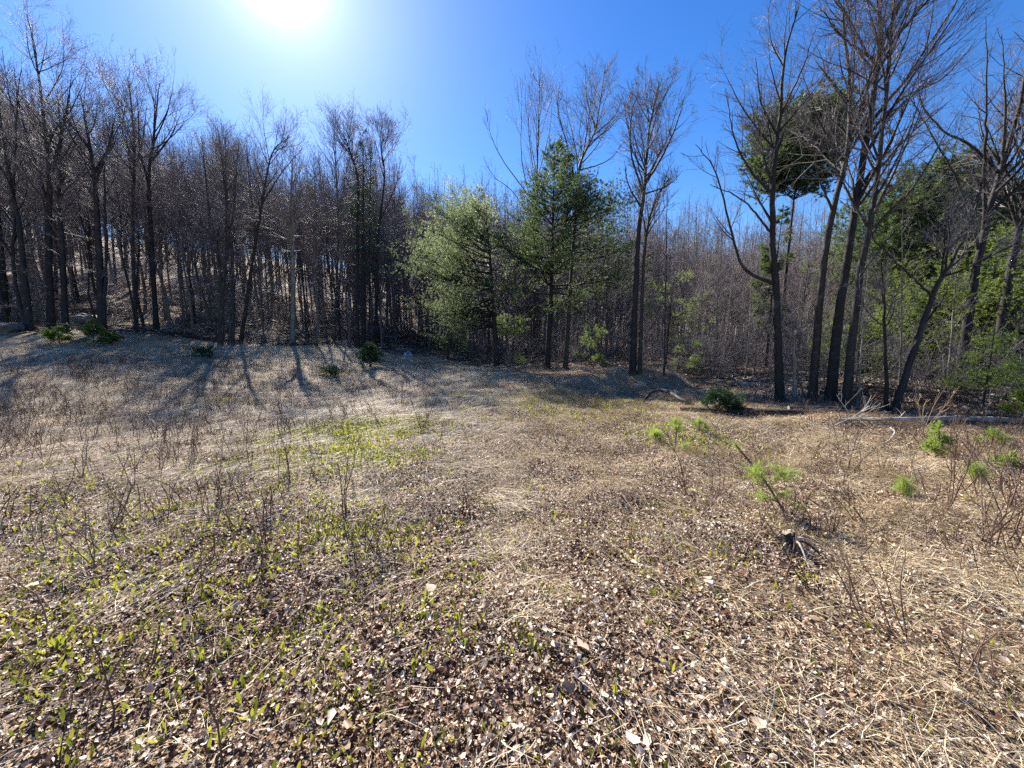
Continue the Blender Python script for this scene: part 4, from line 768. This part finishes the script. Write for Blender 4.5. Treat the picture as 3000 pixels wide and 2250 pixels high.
def stump():
    b = hit(2318, 1615); rg = np.random.default_rng(7); o = thing('dead_stump', 'small blackened stump with bare roots in the foreground straw', 'stump', b)
    Pp = resample([(0, 0, -.05), (-.015, .01, .06), (-.04, .02, .15)], 12); R = np.interp(np.linspace(0, 1, 12), [0, .4, 1], [.055, .035, .026])
    V, Fq, m, v = tubes(Pp[None], R[None], 10); V = V + .006 * rg.normal(size=V.shape)
    c = len(V); V = np.vstack([V, Pp[-1:]]); k = np.arange(10); cap = np.stack([np.full(10, c), 110 + k, 110 + (k + 1) % 10], 1)
    mesh_obj('stem', [(V, Fq, 0, np.append(v, .5)), (V.copy(), cap, 1, np.append(v, .5))], [M_BARKD, M_WOOD], o)
    for k in range(9):
        a = k * .72 + rg.random() * .5; L = .12 + .16 * rg.random(); h0 = .03 + .08 * rg.random()
        q = resample([(0, 0, h0), (L * .4 * math.cos(a), L * .4 * math.sin(a), h0 + .02), (L * math.cos(a), L * math.sin(a), -.01)], 8)
        mesh_obj('root', [tubes(q[None], np.linspace(.012, .004, 8)[None], 6)], [M_BARKD if k % 2 else M_GREYWOOD], o)
stump()

def rock(label, px, py, s, seed):
    rg = np.random.default_rng(seed); b = hit(px, py)
    import bmesh
    bm = bmesh.new(); bmesh.ops.create_icosphere(bm, subdivisions=3, radius=1)
    ks = rg.normal(size=(6, 3)) * 1.8; ph = rg.random(6) * 6.28
    for vtx in bm.verts:
        c = np.array(vtx.co); f = 1 + sum(.07 * math.sin(ks[q] @ c * (1 + q * .4) + ph[q]) for q in range(6))
        vtx.co = Vector(c * f * np.array(s))
    me = bpy.data.meshes.new('boulder'); bm.to_mesh(me); bm.free(); me.materials.append(M_ROCK)
    o = bpy.data.objects.new('boulder', me); COL.objects.link(o); o.location = b + np.array([0, 0, s[2] * .35])
    o['label'] = label; o['category'] = 'rock'
M_ROCK = bark_mat('lichen_rock', (.06, .055, .05), (.15, .14, .13), (.24, .24, .21), 2, .5)
rock('dark boulder on the slope behind the tall trunk group', 1200, 978, (.75, .6, .4), 1)
rock('dark rounded boulder under the first pine boughs', 1315, 1012, (.55, .5, .45), 2)
rock('low dark boulder between hillside trunks', 590, 940, (.9, .7, .4), 3)
rock('broad dark boulder at the foot of the hillside near the picture edge', 12, 972, (.7, .5, .35), 4)
rock('dark boulder behind the broad dark trunk', 250, 955, (.7, .6, .5), 5)

def tub():
    b = hit(1186, 1042); o = thing('plastic_tub', 'blue and white plastic tub lying on its side at the end of the clearing', 'tub', b, None, (math.radians(78), 0, math.radians(62)))
    m1, n_, l_, bs = new_mat('blue_plastic'); bs.inputs['Base Color'].default_value = (.22, .36, .62, 1); bs.inputs['Roughness'].default_value = .35
    m2, n_, l_, bs2 = new_mat('white_plastic'); bs2.inputs['Base Color'].default_value = (.62, .68, .74, 1); bs2.inputs['Roughness'].default_value = .4
    def lathe(prof, sides=28):
        a = np.arange(sides) * 2 * math.pi / sides; V = np.array([[r * math.cos(t) * 1.25, r * math.sin(t), z + .17] for r, z in prof for t in a])
        i = np.arange(len(prof) - 1)[:, None] * sides; k = np.arange(sides)[None]; k2 = (k + 1) % sides
        return (V, np.stack([i + k, i + k2, i + sides + k2, i + sides + k], -1).reshape(-1, 4), 0, None)
    mesh_obj('body', [lathe([(.001, -.18), (.16, -.18), (.17, -.16), (.205, .2), (.198, .2), (.165, -.15), (.001, -.155)])], [m1], o)
    mesh_obj('rim', [lathe([(.206, .17), (.222, .17), (.224, .2), (.212, .21), (.197, .205)])], [m2], o)
    q = resample([(.2, .0, .3), (.3, .0, .42), (0, .02, .56), (-.3, .0, .42), (-.2, 0, .3)], 16)
    mesh_obj('handle', [tubes(q[None] + np.array([0, 0, .02]), np.full((1, 16), .008), 6)], [m2], o)
    mesh_obj('label_band', [lathe([(.1835, -.02), (.1975, .11)])], [m2], o)
tub()

# ------------------------------------------------------------------ single dry weeds and saplings in the field
rng = np.random.default_rng(21)
WEEDS = [(1020, 1530, .8, 'tall dark branched weed standing over the green leaf patch', 3), (545, 1480, .62, 'straight dark single weed stem in the middle of the brown thatch', 1), (400, 1440, .5, 'dark forked weed stem in the brown thatch', 2), (190, 1500, .5, 'short dark weed stalk near the picture edge thatch', 2),
         (665, 1480, .6, 'bent tall stalk beside the straight dark weed', 1), (855, 1400, .55, 'thin weed cluster behind the yellow green patch', 3), (60, 1250, .9, 'leaning dark twig in the pale grass by the picture edge', 1), (1240, 1260, .7, 'reddish weed cluster at the sunny path edge', 4),
         (1180, 1185, .8, 'upright reddish weed clump by the pale path', 4), (640, 1200, .9, 'spreading dry weed in the pale mid field', 4), (470, 1190, .8, 'single stalk in the pale mid field', 1), (970, 1130, .9, 'slim stalk near the round pine bush', 1),
         (700, 1150, .8, 'thin curved stalk in the yellow grass strip', 2), (2010, 1440, .85, 'bare curved whip standing right of the path', 1), (640, 2230, .45, 'dark broken stem in the near leaf litter', 1), (150, 1850, .45, 'dark thin stem among the near green leaves', 1),
         (1125, 1840, .35, 'dark little stem rising from the near litter', 1), (2620, 1700, .8, 'long pale crossed stalk in the brambles', 2), (2760, 1500, .8, 'brown arching bramble cane in the straw', 3), (2900, 1600, .9, 'red brown bramble clump by the picture edge', 5),
         (2480, 1380, .6, 'slanted brown cane above the bent seedling', 2), (2700, 1290, .9, 'pale twiggy dead shrub behind the fir seedling', 6), (2970, 1490, .7, 'dry pinkish shrub at the picture edge', 6), (2210, 1160, .7, 'bare brown shrub at the foot of the crooked tree', 6), (330, 1560, .5, 'tangled dark weed in the shadowed thatch', 4), (780, 1600, .55, 'dry weed beside the near green patch', 3)]
for k, (px, py, h, lab, n) in enumerate(WEEDS):
    b = hit(px, py); rg = np.random.default_rng(300 + k); o = thing('dry_weed', lab, 'weed', b)
    mat = M_STRAW if 'pale' in lab[:12] else M_WEED
    g = stalk(rg, h, 0, 7, .10 if n < 4 else .35, n, .03, 1.7, .2, (14, 38)); mesh_obj('stem', g[:1], [mat], o); mesh_obj('side_twigs', g[1:], [mat], o, True, {'kind': 'stuff'})
# large single leaves lying on top of the litter
for k in range(42):
    px, py = rng.uniform(60, 2900), 1650 + 560 * rng.random() ** .8; b = hit(px, py); rg = np.random.default_rng(500 + k)
    o = mesh_obj('large_leaf', [leaf_patch(rg, 1, .001, .05, .075, .001, 0, 30)], [M_LEAF]); o.location = b + np.array([0, 0, .05]); 
    o['label'] = 'large pale dead leaf resting on top of the near litter'; o['category'] = 'leaf'; o['group'] = 'large dead leaves on the near litter'
print('objects', len(S.objects), 'tris', sum(len(m.loops) - 2 * len(m.polygons) for m in bpy.data.meshes))
